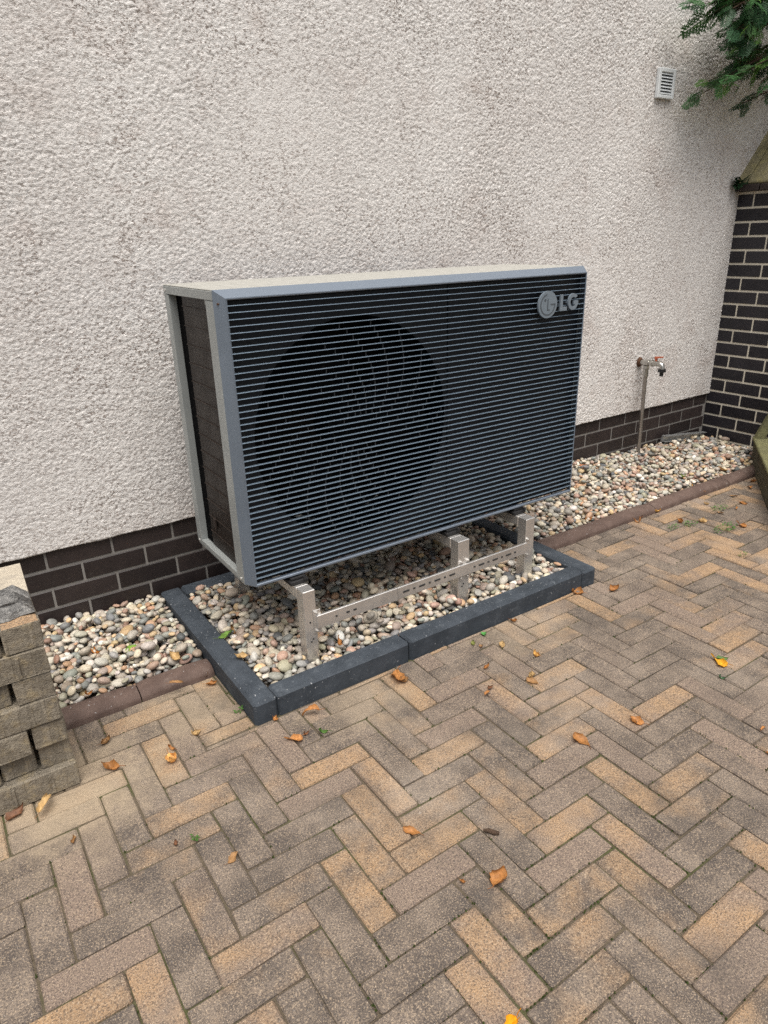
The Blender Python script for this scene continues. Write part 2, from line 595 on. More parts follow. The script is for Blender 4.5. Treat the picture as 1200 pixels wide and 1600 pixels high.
stones = []
for c in cells:
    for q in clip_cell(*c[:4]):
        if q[1] > 4.42:
            continue
        pr = [project((x, y, 0)) for x in q[:2] for y in q[2:]]
        size = 0
        if all(pr):
            xs = [min(max(p[0], -20), 1220) for p in pr]
            ys = [min(max(p[1], -20), 1620) for p in pr]
            size = (max(xs) - min(xs)) * (max(ys) - min(ys))
        if size <= 0 and (q[0] < -1.0 or q[2] < -3.2):
            continue
        stones.append((size, q, c[4]))
stones.sort(key=lambda t: -t[0])
rp = random.Random(5)
BIAS = []
rest = MB()
for k, (size, q, vert) in enumerate(stones):
    X0, X1, Y0, Y1 = q
    cx, cy = (X0 + X1) / 2, (Y0 + Y1) / 2
    t = rp.random()
    # more warm stones near the border, more grey ones in the middle of the yard
    warm = 0.06 if cy > -1.25 else -0.03
    t = min(.999, max(.001, t + warm))
    gx = GAP * rp.uniform(.75, 1.8) / 2
    hx, hy = (X1 - X0) / 2 - gx, (Y1 - Y0) / 2 - gx
    if k < 300 and size > 0:
        mb = MB().box(-hx, hx, -hy, hy, -.06, 0, .0042)
        me = mb.mesh("brick", M['paver'])
        for v in me.vertices:
            v.co.x += rp.uniform(-.0016, .0016)
            v.co.y += rp.uniform(-.0016, .0016)
            v.co.z += rp.uniform(-.0006, .0006)
        o = place("brick", me, paving, (cx, cy, rp.uniform(-.0024, .0022)), (rp.gauss(0, .009), rp.gauss(0, .009), rp.gauss(0, .004)))
        o.color = (t, 0, 0, 1)
    else:
        dz = rp.uniform(-.0015, .0015)
        rest.box(cx - hx, cx + hx, cy - hy, cy + hy, -.06, dz, .0042, 0, t)
ro = rest.build("more_bricks", M['paver'], paving)
ro.color = (0, 0, 0, 1)
tag(ro, kind='stuff')

# ================================================================== HOUSE WALL
house = thing("house_wall", "pale roughcast house wall above a low plinth of dark clinker bricks", "wall", (0, 0, 0))
ZT = 0.370          # top of the plinth
mb = MB()
mb.box(-6, 4.98, .0025, .30, -.3, ZT + .05)
mb.build("mortar", M['mortar_grey'], house)
bw, bh, jt = .240, .0725, .0107
rb = random.Random(3)
for r in range(5):
    z1 = ZT - .001 - r * .0834 - (0.004 if r == 0 else 0.005)
    z0 = z1 - bh
    ph = 0.0 if r % 2 == 0 else .125
    for n in range(-5, 19):
        x0 = ph + n * .25 + jt / 2
        x1 = x0 + bw
        x1 = min(x1, 4.396)
        if x1 - x0 < .03 or x0 < -1.0:
            continue
        if r == 4 and not x0 < .5:
            continue
        pr = rb.uniform(0, .0015)
        o = MB().box(x0 - (x0 + x1) / 2, x1 - (x0 + x1) / 2, -.001 - pr, .022, z0 - (z0 + z1) / 2, z1 - (z0 + z1) / 2, .0022).build("brick", M['plinth'], house)
        o.location = ((x0 + x1) / 2, 0, (z0 + z1) / 2)

# roughcast: real relief where the photo looks at it
X0, X1, Z0, Z1 = -.62, 4.46, ZT - .004, 2.86
NX, NZ = 1270, 620
xs = np.linspace(X0, X1, NX)
zs = np.linspace(Z0, Z1, NZ)


def gauss(a, sx, sz):
    for ax, sg in ((1, sx), (0, sz)):
        n = int(sg * 3) + 1
        k = np.exp(-.5 * (np.arange(-n, n + 1) / sg) ** 2)
        k /= k.sum()
        pad = [(0, 0), (0, 0)]
        pad[ax] = (n, n)
        b = np.pad(a, pad, mode='wrap')
        out = np.zeros_like(a)
        for q, kk in enumerate(k):
            sl = [slice(None), slice(None)]
            sl[ax] = slice(q, q + a.shape[ax])
            out += kk * b[tuple(sl)]
        a = out
    return a / a.std()


n1 = gauss(rng.standard_normal((NZ, NX)), 0.62, 0.50)
n2 = gauss(rng.standard_normal((NZ, NX)), 1.7, 1.1)
n3 = gauss(rng.standard_normal((NZ, NX)), 40, 40)
h = np.tanh(1.0 * n1 + .28 * n2 + .35)
h = .0015 * h * (1 + .18 * n3) + .0012 * n3 * .4
XX, ZZ = np.meshgrid(xs, zs)
bot = np.zeros_like(XX)
bot[0] = gauss(rng.standard_normal((1, NX)), 9, .5)[0] * .0016
co = np.stack([XX, -.0165 - h, ZZ + bot], -1).reshape(-1, 3)
# a bottom edge that turns back to the bricks
lip = np.stack([xs, np.full(NX, .004), zs[0] + bot[0] + .002], -1)
co = np.vstack([co, lip])
idx = np.arange(NX * NZ).reshape(NZ, NX)
q1 = np.stack([idx[:-1, :-1], idx[:-1, 1:], idx[1:, 1:], idx[1:, :-1]], -1).reshape(-1, 4)
li = NX * NZ + np.arange(NX)
q2 = np.stack([li[:-1], li[1:], idx[0, 1:], idx[0, :-1]], -1)
fa = np.vstack([q1, q2])


def np_mesh(name, co, quads, mat, smooth=True, k=4):
    me = bpy.data.meshes.new(name)
    me.vertices.add(len(co))
    me.vertices.foreach_set("co", np.ascontiguousarray(co, dtype=np.float32).ravel())
    nf = len(quads)
    me.loops.add(nf * k)
    me.loops.foreach_set("vertex_index", np.ascontiguousarray(quads, dtype=np.int32).ravel())
    me.polygons.add(nf)
    me.polygons.foreach_set("loop_start", np.arange(0, nf * k, k, dtype=np.int32))
    me.polygons.foreach_set("use_smooth", np.full(nf, smooth))
    me.materials.append(mat)
    me.update(calc_edges=True)
    me.validate()
    return me


place("stucco", np_mesh("stucco", co, fa, M['stucco']), house)
mb = MB()
mb.box(-6, X0, -.0165, .28, ZT - .004, 5.2)
mb.box(X1 - .001, 4.98, -.0165, .28, ZT + .051, 5.2)
mb.box(X0 + .001, X1 - .002, -.0165, .28, Z1 + .001, 5.2)
mb.box(X0 + .001, X1 - .002, .03, .28, ZT + .051, Z1)
mb.build("upper_stucco", M['stucco'], house)

# ================================================================== GARDEN WALL WITH COPING
GX = 4.406
gw = thing("garden_wall", "dark clinker garden wall with cream joints and a sloping stone coping, meeting the house wall", "wall", (GX, 0, 0))
GT = 1.672
MB().box(.0022, .66, -3.2, -.0005, -.3, GT).build("mortar", M['mortar_cream'], gw)
PZ = 0.1841 - .22
row = 0
pp = .0849
rb = random.Random(9)
for row in range(0, 21):
    z0 = PZ + row * pp + .0065
    z1 = z0 + pp - .0135
    if z1 > GT:
        z1 = GT - .002
    if z1 - z0 < .02:
        continue
    ph = -.245 if row % 2 == 0 else -.120
    ys = [-.001, ph + .0055]
    e = ph - .0055
    spans = [(ph + .0055, -.0015)]
    while e > -1.35:
        spans.append((e - .240, e))
        e -= .251
    for (y0, y1) in spans:
        pr = rb.uniform(0, .002)
        o = MB().box(-.001 - pr, .020, (y0 - y1) / 2, (y1 - y0) / 2, (z0 - z1) / 2, (z1 - z0) / 2, .0022).build("brick", M['clinker'], gw)
        o.location = (0, (y0 + y1) / 2, (z0 + z1) / 2)
y = -.0015
for n, L in enumerate((.172, .24, .24, .24, .24, .24)):
    o = MB().box(-.056, .30, -L / 2 + .004, L / 2 - .003, -.019, .019, .004).build("cap_tile", M['captile'], gw)
    o.location = (0, y - L / 2, GT + .021)
    y -= L
y = -.001
zc = GT + .042
for n, L in enumerate((.085, .62, .9, .9)):
    vs = []
    for yy in (y - L + .004, y):
        vs += [(-.045, yy, zc), (.74, yy, zc), (.74, yy, zc + .06), (.38, yy, zc + .415), (.30, yy, zc + .405), (-.045, yy, zc + .018)]
    fs = [(0, 1, 2, 3, 4, 5), (11, 10, 9, 8, 7, 6)] + [(i, i + 6, (i + 1) % 6 + 6, (i + 1) % 6) for i in range(6)]
    mbm = MB().add(vs, fs)
    me = mbm.mesh("coping_stone", M['coping'])
    bm = bmesh.new()
    bm.from_mesh(me)
    bmesh.ops.recalc_face_normals(bm, faces=bm.faces)
    bmesh.ops.bevel(bm, geom=list(bm.edges), offset=.006, segments=1, affect='EDGES')
    bm.to_mesh(me)
    bm.free()
    place("coping_stone", me, gw)
    y -= L

# ================================================================== EDGINGS
ring = thing("gravel_border", "anthracite concrete kerb frame round the gravel bed under the heat pump", "kerb", (1.23, -.5, 0))


def kerb_stone(x0, x1, y0, y1, z1, mat, parent, name="kerb_stone", bev=.008, seed=0):
    cx, cy = (x0 + x1) / 2, (y0 + y1) / 2
    me = MB().box(x0 - cx, x1 - cx, y0 - cy, y1 - cy, -.12, z1, bev).mesh(name, mat)
    jag(me, .0015, seed)
    pl = parent.location
    return place(name, me, parent, (cx - pl.x, cy - pl.y, 0))


RT = .076
kerb_stone(.402, .484, -1.000, -.034, RT, M['kerb'], ring, seed=1)
kerb_stone(.4865, 1.024, -.9975, -.9165, RT - .001, M['kerb'], ring, seed=2)
kerb_stone(1.0275, 1.966, -.9985, -.9170, RT + .001, M['kerb'], ring, seed=3)
kerb_stone(1.9685, 2.052, -.9995, -.034, RT, M['kerb'], ring, seed=4)
kerb_stone(.4865, 1.46, -.116, -.035, RT, M['kerb'], ring, seed=5)
kerb_stone(1.463, 1.966, -.116, -.035, RT, M['kerb'], ring, seed=6)


def round_kerb(x0, x1, parent, seed):
    prof = [(-.652, -.12), (-.652, .010), (-.647, .019), (-.632, .029), (-.612, .034), (-.585, .034), (-.568, .029), (-.562, .018), (-.562, -.12)]
    n = 14
    vs, fs = [], []
    r = random.Random(seed)
    cx = (x0 + x1) / 2
    for k in range(n):
        x = x0 + (x1 - x0) * k / (n - 1) - cx
        e = .004 if k in (0, n - 1) else 0
        for (yy, zz) in prof:
            vs.append((x, yy + .607 + r.uniform(-.0012, .0012) + (e if yy < -.61 else -e), zz + r.uniform(-.0012, .0012) - e))
    mP = len(prof)
    for k in range(n - 1):
        for i in range(mP - 1):
            fs.append((k * mP + i, (k + 1) * mP + i, (k + 1) * mP + i + 1, k * mP + i + 1))
    fs += [tuple(range(mP - 1, -1, -1)), tuple((n - 1) * mP + i for i in range(mP))]
    fs = [tuple(reversed(f)) for f in fs]
    pl = parent.location
    me = MB().add(vs, fs).mesh("kerb_stone", M['kerb_brown'], True)
    return place("kerb_stone", me, parent, (cx - pl.x, -.607 - pl.y, 0))


e1 = thing("edging", "short brown concrete edging left of the anthracite kerb frame", "kerb", (.1, -.607, 0))
round_kerb(-.62, .133, e1, 1)
round_kerb(.137, .398, e1, 2)
e2 = thing("edging", "long brown concrete edging running from the kerb frame to the garden wall", "kerb", (3.1, -.607, 0))
round_kerb(2.057, 2.98, e2, 3)
round_kerb(2.984, 3.70, e2, 4)
round_kerb(3.703, 4.20, e2, 5)

# ================================================================== GRAVEL
bm = bmesh.new()
bmesh.ops.create_icosphere(bm, subdivisions=2, radius=1)
ICO = np.array([v.co[:] for v in bm.verts])
ICF = np.array([[v.index for v in f.verts] for f in bm.faces])
bm.free()
PAL = np.array([
    (.50, .44, .35), (.43, .40, .34), (.30, .29, .27), (.20, .20, .20), (.10, .105, .11), (.58, .52, .43), (.36, .25, .20), (.42, .27, .18),
    (.27, .17, .13), (.33, .31, .24), (.48, .36, .22), (.24, .25, .23), (.62, .60, .55), (.38, .34, .29), (.31, .25, .21), (.45, .42, .38)])
PW = np.array([10, 11, 10, 6, 2.5, 7, 7, 4, 3, 7, 5, 7, 4, 10, 7, 8.])
PW /= PW.sum()


def gravel(name, x0, x1, y0, y1, hf, n, seed, avoid=()):
    r = np.random.default_rng(seed)
    res = .004
    W, H = int((x1 - x0) / res) + 1, int((y1 - y0) / res) + 1
    gx = x0 + np.arange(W) * res
    gy = y0 + np.arange(H) * res
    GXX, GYY = np.meshgrid(gx, gy)
    hm = hf(GXX, GYY) - .030
    allv, allf, allc = [], [], []
    base = 0
    # variants of pebble shape
    var = []
    for k in range(24):
        d = ICO.copy()
        for _ in range(8):
            ax = r.standard_normal(3)
            ax /= np.linalg.norm(ax)
            d += np.outer(np.tanh(2.2 * (d @ ax - r.uniform(-.2, .6))) * r.uniform(-.13, .10), ax)
        var.append(d)
    cand = int(n)
    for k in range(cand):
        rad = float(np.clip(r.lognormal(math.log(.0130), .32), .0055, .024))
        a, b, c = rad * r.uniform(.95, 1.45), rad * r.uniform(.8, 1.05), rad * r.uniform(.48, .80)
        ext = max(a, b) * .8
        px = r.uniform(x0 + ext, x1 - ext)
        py = r.uniform(y0 + ext, y1 - ext)
        best = None
        for tr in range(4):       # prefers hollows
            tx = min(max(px + r.uniform(-.03, .03), x0 + ext), x1 - ext)
            ty = min(max(py + r.uniform(-.03, .03), y0 + ext), y1 - ext)
            i, j = int((tx - x0) / res), int((ty - y0) / res)
            z = hm[j, i] - float(hf(np.array(tx), np.array(ty)))
            if best is None or z < best[0]:
                best = (z, tx, ty)
        _, px, py = best
        if any(u0 - ext < px < u1 + ext and v0 - ext < py < v1 + ext for (u0, u1, v0, v1) in avoid):
            continue
        m_ = int((a + b) * .5 / res * .8) + 1
        i, j = int((px - x0) / res), int((py - y0) / res)
        sl = (slice(max(0, j - m_), j + m_ + 1), slice(max(0, i - m_), i + m_ + 1))
        sub = hm[sl]
        rest_h = np.quantile(sub, .72)
        target = float(hf(np.array(px), np.array(py)))
        if rest_h > target - .004 and r.random() < .8:
            continue
        cz = rest_h + c * .55
        th = r.uniform(0, math.pi)
        ca, sa = math.cos(th), math.sin(th)
        v = var[r.integers(len(var))] * np.array([a, b, c])
        # tilt a little, turn about z
        t1, t2 = r.normal(0, .28), r.normal(0, .28)
        R1 = np.array([[1, 0, 0], [0, math.cos(t1), -math.sin(t1)], [0, math.sin(t1), math.cos(t1)]])
        R2 = np.array([[math.cos(t2), 0, math.sin(t2)], [0, 1, 0], [-math.sin(t2), 0, math.cos(t2)]])
        R3 = np.array([[ca, -sa, 0], [sa, ca, 0], [0, 0, 1]])
        v = v @ (R3 @ R2 @ R1).T + np.array([px, py, cz])
        dx = GXX[sl] - px
        dy = GYY[sl] - py
        u = (dx * ca + dy * sa) / a
        w_ = (-dx * sa + dy * ca) / b
        q = 1 - u * u - w_ * w_
        top = cz + c * np.sqrt(np.clip(q, 0, 1))
        hm[sl] = np.where(q > 0, np.maximum(sub, top), sub)
        col = PAL[r.choice(len(PAL), p=PW)] * r.uniform(.82, 1.18) * np.array([r.uniform(.95, 1.05), 1, r.uniform(.93, 1.05)])
        allv.append(v)
        allf.append(ICF + base)
        allc.append(np.tile(np.append(np.clip(col, 0, .8), 1), (len(v), 1)))
        base += len(v)
    co = np.vstack(allv)
    me = np_mesh(name, co, np.vstack(allf), M['pebble'], True, 3)
    at = me.color_attributes.new("Col", 'FLOAT_COLOR', 'POINT')
    at.data.foreach_set("color", np.vstack(allc).astype(np.float32).ravel())
    o = place(name, me)
    tag(o, kind='stuff')
    return o, hm, (x0, y0, res)


def bed(x0, x1, y0, y1, hf, name):
    n = 24
    vs, fs = [], []
    for j in range(n + 1):
        for i in range(n + 1):
            x, yv = x0 + (x1 - x0) * i / n, y0 + (y1 - y0) * j / n
            vs.append((x, yv, float(hf(np.array(x), np.array(yv))) - .028))
    for j in range(n):
        for i in range(n):
            q = j * (n + 1) + i
            fs.append((q, q + 1, q + n + 2, q + n + 1))
    o = MB().add(vs, fs).build(name, M['soil'])
    tag(o, kind='structure')


h_ring = lambda x, y: .058 + .012 * np.clip((y + .8) / .6, 0, 1) + .006 * np.sin(x * 6)
h_left = lambda x, y: .026 + .030 * np.clip((y + .56) / .5, 0, 1) + .006 * np.sin(x * 11 + 1)
h_right = lambda x, y: .024 + np.clip((y + .56) / .5, 0, 1) * np.interp(x, (2.1, 2.9, 3.3, 3.9, 4.4), (.085, .110, .085, .055, .010)) + .004 * np.sin(x * 9)
LEGS = [(.681, .731), (1.383, 1.443), (1.760, 1.813)]
av = [(a, b, -.845, -.795) for a, b in LEGS] + [(a, b, -.235, -.185) for a, b in LEGS]
bed(.484, 1.97, -.917, -.115, h_ring, "gravel_bed")
bed(-.62, .402, -.562, .004, h_left, "gravel_bed")
bed(2.052, 4.41, -.562, .004, h_right, "gravel_bed")
gr_ring = gravel("gravel", .486, 1.967, -.916, -.117, h_ring, 8600, 1, av)
gr_left = gravel("gravel", -.58, .401, -.561, -.004, h_left, 4200, 2)
gr_right = gravel("gravel", 2.054, 4.404, -.561, -.004, h_right, 10500, 3, [(3.545, 3.575, -.095, -.065)])


def top_of(gr, x, y):
    o, hm, (x0, y0, res) = gr
    return float(hm[min(max(int((y - y0) / res), 0), hm.shape[0] - 1), min(max(int((x - x0) / res), 0), hm.shape[1] - 1)])


# ================================================================== HEAT PUMP
W, D, ZB, ZH = 1.606, .4685, .356, 1.332
FV, CH = -.0437, .0248
hp = thing("heat_pump", "large grey air source heat pump with horizontal slat front on a steel stand", "heat pump", (.526, -.7163, 0), -.0084)


def part(mb, name, mat, smooth=False, parent=None):
    return mb.build(name, mat, parent or hp, smooth)


t = MB()
t.box(0, W, .002, D, ZH - .004, ZH, .0015, 1)                               # top sheet
t.box(-.0012, .010, .002, D - .001, ZH - .031, ZH - .0042, .001)            # folded skirts
t.box(W - .010, W + .0012, .002, D - .001, ZH - .031, ZH - .0042, .001)
t.box(.011, W - .011, D - .012, D + .0008, ZH - .031, ZH - .0042, .001)
part(t, "top_panel", [M['casing'], M['top']])
for s in (0, 1):
    x0, x1 = (0, .028) if s == 0 else (W - .028, W)
    part(MB().box(x0, x1, .001, .066, ZB + .003, ZH - .0325, .0015), "corner_post", M['casing'])
    part(MB().box(x0, x1, D - .044, D - .001, ZB + .003, ZH - .0325, .0015), "corner_post", M['casing'])
part(MB().box(0, .026, .067, D - .045, ZB + .002, ZB + .020, .001), "bottom_rail", M['casing'])
part(MB().box(.002, W - .002, .004, D - .006, ZB - .006, ZB + .0015, .001), "base_pan", M['casing'])
# side coil behind its wires
coil = part(MB().box(.022, .034, .070, D - .118, ZB + .0205, ZH - .0335), "side_panel", M['coil'])
for k in range(1, 15):
    z = ZB + .02 + (ZH - ZB - .05) * k / 14.6
    part(MB().box(.0185, .0218, .070, D - .118, z - .0016, z + .0016), "wire", M['wire'], parent=coil)
part(MB().box(.0182, .0212, .088, .124, ZH - .050, ZH - .034, .0006), "bracket", M['casing'])
part(MB().box(.012, .0178, .27, .292, ZB + .115, ZB + .152, .001), "label_plate", M['wire'])
part(MB().box(.0283, .046, D - .1165, D - .0165, ZB + .0205, ZH - .0335), "gap_shade_fill", M['black'])  # added black block, its colour stands in for shade in the open gap
part(MB().box(.0285, .0395, D - .016, D - .006, ZB + .0205, ZH - .0335), "gap_shade_strip", M['black'])  # added black strip, closes the gap at the rear with painted shade
part(MB().box(W - .030, W - .024, .067, D - .045, ZB + .0205, ZH - .0335), "side_panel", M['casing'])
part(MB().box(.065, W - .031, D - .016, D - .010, ZB + .0205, ZH - .0335), "rear_coil", M['coil'])
for (yy, zz) in ((D - .02, ZH - .018), (D - .02, ZB + .011), (.03, ZB + .011)):
    part(MB().cyl((-.0028, yy, zz), (.001, yy, zz), .0052, n=10), "screw", M['steel'], True)
# sloped front frame: top, left, right, mitred, and a bottom lip
zt = ZH - .0005
fr = MB()
th = .004


def sheet(a, b, c, d, n, t_=th):
    """a thick quad; a, b, c, d anticlockwise from outside, n outward normal"""
    n = Vector(n).normalized() * t_
    A = [Vector(q) for q in (a, b, c, d)]
    fr_.hexa([q - n for q in A] + A)


fr_ = MB()
sheet((CH, FV, zt - CH), (W - CH, FV, zt - CH), (W - .0005, 0, zt), (.0005, 0, zt), (0, -CH, -FV))
sheet((CH, FV + .001, zt - CH + .0001), (W - CH, FV + .001, zt - CH + .0001), (W - CH, FV + .012, zt - CH + .0001), (CH, FV + .012, zt - CH + .0001), (0, 0, -1), .002)
part(fr_, "front_top", M['front'])
fr_ = MB()
sheet((.0, .0005, ZB), (CH, FV, ZB), (CH, FV, zt - CH), (0, .0005, zt - .001), (FV, -CH, 0))
sheet((CH + .0002, FV + .0005, ZB), (CH + .0002, FV + .020, ZB), (CH + .0002, FV + .020, zt - CH), (CH + .0002, FV + .0005, zt - CH), (1, 0, 0), .002)
part(fr_, "front_side", M['front'])
fr_ = MB()
sheet((W - CH, FV, ZB), (W, .0005, ZB), (W, .0005, zt - .001), (W - CH, FV, zt - CH), (-FV, -CH, 0))
part(fr_, "front_side", M['front'])
part(MB().box(CH + .0005, W - CH - .0005, FV - .001, FV + .016, ZB - .001, ZB + .009, .002), "bottom_lip", M['front'])
for xx in (.012,):
    part(MB().cyl((xx - .006, -.0185, ZH - .040), (xx + .001, -.0160, ZH - .040), .0032, n=8), "screw", M['rust'], True)
# slats
NS = 46
z_top, z_bot = zt - CH, ZB + .009
sp = (z_top - z_bot) / (NS + 1)
me = MB()
hs_, dp = .0013, .0092
prof = [(FV, -.0008), (FV + .0008, .0004), (FV + dp, .0012), (FV + dp, .0004), (FV + .0012, -.0013)]
seg = 6
L = W - 2 * CH - .003
vs, fs = [], []
for k in range(seg + 1):
    x = CH + .0015 + L * k / seg
    for (yy, zz) in prof:
        vs.append((x, yy, zz))
for k in range(seg):
    for i in range(5):
        fs.append((k * 5 + i, k * 5 + (i + 1) % 5, (k + 1) * 5 + (i + 1) % 5, (k + 1) * 5 + i))
fs += [tuple(range(5)), tuple(seg * 5 + i for i in (4, 3, 2, 1, 0))]
slat_me = MB().add(vs, [tuple(reversed(f)) for f in fs]).mesh("slat", M['slat'])
for k in range(NS):
    place("slat", slat_me, hp, (0, 0, z_bot + sp * (k + 1)))
# panel behind the slats with the round fan opening
fcx, fcz, frad = 1.0 - .526, .832, .392
pv = -.014
N = 96
x0, x1, z0, z1 = .027, W - .027, ZB + .003, ZH - .034
vs, fs = [], []
for i in range(N):
    a = 2 * math.pi * i / N
    c, s = math.cos(a), math.sin(a)
    vs.append((fcx + frad * c, pv, fcz + frad * s))
    tx = ((x1 - fcx) / c if c > 0 else (x0 - fcx) / c) if abs(c) > 1e-6 else 9
    tz = ((z1 - fcz) / s if s > 0 else (z0 - fcz) / s) if abs(s) > 1e-6 else 9
    tt = min(tx, tz)
    vs.append((fcx + tt * c, pv, fcz + tt * s))
corner_fix = {}
for (qx, qz) in ((x0, z0), (x1, z0), (x1, z1), (x0, z1)):
    a = math.atan2(qz - fcz, qx - fcx) % (2 * math.pi)
    i = round(a / (2 * math.pi) * N) % N
    vs[2 * i + 1] = (qx, pv, qz)
for i in range(N):
    j = (i + 1) % N
    fs.append((2 * i, 2 * j, 2 * j + 1, 2 * i + 1))
part(MB().add(vs, [tuple(reversed(f)) for f in fs]), "fan_panel", M['inner'])
part(MB().box(1.405 - .526 - .0012, 1.405 - .526 + .0012, pv - .0014, pv - .0002, ZB + .03, ZH - .034), "panel_seam", M['black'])
sh = MB().cyl((fcx, pv + .0005, fcz), (fcx, .16, fcz), frad, n=64, cap=False)
part(sh, "fan_shroud", M['black'])
# swirl guard
gd = MB()
for k in range(1, NS):
    zm = z_bot + sp * (k + .5)
    for q in range(19):
        a0 = 2 * math.pi * q / 19
        prev = None
        for u in range(81):
            rr = .06 + (frad - .075) * u / 80
            a = a0 + 1.15 * (rr / frad)
            X_, Z_ = fcx + rr * math.cos(a), fcz + rr * math.sin(a)
            if prev is not None and (prev[1] - zm) * (Z_ - zm) <= 0 and abs(Z_ - prev[1]) > .25 * abs(X_ - prev[0]):
                t_ = (zm - prev[1]) / (Z_ - prev[1] + 1e-9)
                xx = prev[0] + (X_ - prev[0]) * t_
                gd.box(xx - .0009, xx + .0009, FV + .0085, FV + .0135, zm - sp * .5 + .0012, zm + sp * .5 - .0014)
            prev = (X_, Z_)
tag(part(gd, "fan_guard", M['guard']), kind='stuff')
fan = part(MB().cyl((fcx, .05, fcz), (fcx, .15, fcz), .085, .09, 24), "fan_hub", M['black'], True)
for k in range(3):
    bl = MB()
    grid = []
    for i in range(7):
        rr = .08 + .29 * i / 6
        for j in range(5):
            a = 2 * math.pi * k / 3 + (j / 4 - .5) * 1.25 + .35 * (i / 6) ** 2
            grid.append((fcx + rr * math.cos(a), .10 + (j / 4 - .5) * .07, fcz + rr * math.sin(a)))
    back = [(x, y + .004, z) for x, y, z in grid]
    q = []
    for i in range(6):
        for j in range(4):
            a = i * 5 + j
            q.append((a, a + 1, a + 6, a + 5))
            q.append((a + 40 - 5, a + 35 + 5, a + 35 + 6, a + 35 + 1))
    bl.add(grid + back, q)
    part(bl, "fan_blade", M['black'], True, parent=fan)
# badge
bx, bz, br = 1.877 - .526, 1.198, .052
by = -.0565


def arc(cx, cz, r, a0, a1, n):
    return [(cx + r * math.cos(a0 + (a1 - a0) * i / n), cz + r * math.sin(a0 + (a1 - a0) * i / n)) for i in range(n + 1)]


badge = part(MB().cyl((bx, by, bz), (bx, by + .0075, bz), br, n=48).cyl((bx, by + .0075, bz), (bx, pv, bz), .01, n=8), "badge", M['badge'], True)
dy0, dy1 = by - .0010, by - .0001
g1 = arc(bx, bz, br * .80, math.radians(100), math.radians(360), 40)
g2 = arc(bx, bz, br * .71, math.radians(360), math.radians(100), 40)
ln = MB()
for i in range(40):
    a, b, c, d = g1[i], g1[i + 1], g2[39 - i], g2[40 - i]
    ln.hexa([(a[0], dy0, a[1]), (b[0], dy0, b[1]), (c[0], dy0, c[1]), (d[0], dy0, d[1]), (a[0], dy1, a[1]), (b[0], dy1, b[1]), (c[0], dy1, c[1]), (d[0], dy1, d[1])])
S = br
rect = lambda xa, xb, za, zb: ln.box(bx + xa * S, bx + xb * S, dy0, dy1, bz + za * S, bz + zb * S)
rect(.30, .80, -.045, .045)
rect(-.06, .03, -.44, .42)
rect(.0301, .22, -.44, -.355)
ln.cyl((bx - .30 * S, dy0, bz + .34 * S), (bx - .30 * S, dy1, bz + .34 * S), .10 * S, n=12)
part(ln, "badge_line", M['badge_line'], parent=badge)
# letters
lx, lz0, lz1 = 1.948 - .526, 1.168, 1.231
tk = .0145
part(MB().prism([(lx, lz0), (lx + .039, lz0), (lx + .039, lz0 + tk), (lx + tk, lz0 + tk), (lx + tk, lz1), (lx, lz1)], by, by + .007).box(lx + .004, lx + .010, by + .007, pv, lz0 + .02, lz0 + .03), "letter", M['badge'])
gc = (lx + .0745, (lz0 + lz1) / 2)
gr_ = (lz1 - lz0) / 2 + .001
sx = .90
out = [(gc[0] + (x - gc[0]) * sx, z) for x, z in arc(gc[0], gc[1], gr_, math.radians(38), math.radians(338), 26)]
out += [(gc[0] + gr_ * sx, gc[1] - gr_ * .38), (gc[0] + gr_ * sx, gc[1] + .004), (gc[0] + .002, gc[1] + .004), (gc[0] + .002, gc[1] - .0105), (gc[0] + gr_ * sx - .0145, gc[1] - .0105)]
out += [(gc[0] + (x - gc[0]) * sx, z) for x, z in arc(gc[0], gc[1], gr_ - .0140, math.radians(318), math.radians(50), 22)]
part(MB().prism(out, by, by + .007).box(gc[0] - gr_ * .9, gc[0] - gr_ * .9 + .006, by + .007, pv, gc[1] - .004, gc[1] + .004), "letter", M['badge'])

# ================================================================== SUPPORT STAND
st = thing("support_stand", "galvanised steel stand of square legs and a slotted cross rail carrying the heat pump", "stand", (1.25, -.82, 0))
sl_ = st.location
LT = .325
yf, yb = -.842, -.185


def sp_(mb, name, mat, cx, cy, cz, smooth=False, parent=None):
    o = mb.build(name, mat, None, smooth)
    o.parent = parent or st
    o.location = (cx - sl_.x, cy - sl_.y, cz) if parent is None else (cx, cy, cz)
    return o


for (a, b) in LEGS:
    cx, hw = (a + b) / 2, (b - a) / 2 - .001
    sp_(MB().box(-hw, hw, 0, .050, 0, LT, .0022), "leg", M['steel'], cx, yf, -.02).scale = (1, 1, (LT + .02) / LT)
    sp_(MB().box(-hw, hw, -.05, 0, 0, LT - .046, .0022), "leg", M['steel'], cx, yb, -.02)
    sp_(MB().box(-hw, hw, yf + .0505, yb, LT - .044, LT - .001, .0022), "arm", M['steel'], cx, 0, 0)
    # rubber mount and clamp under the unit
    sp_(MB().box(-.036, .036, -.032, .032, 0, .016, .003), "mount", M['rubber'], cx, -.745, LT)
    sp_(MB().box(-.029, .029, -.024, .024, .0, .010, .002).cyl((.018, -.040, .002), (.018, -.040, .012), .006, n=8), "clamp", M['rubber'], cx, -.745, LT + .0165)
    sp_(MB().box(-.036, .036, -.032, .032, 0, .0245, .003), "mount", M['rubber'], cx, -.32, LT)
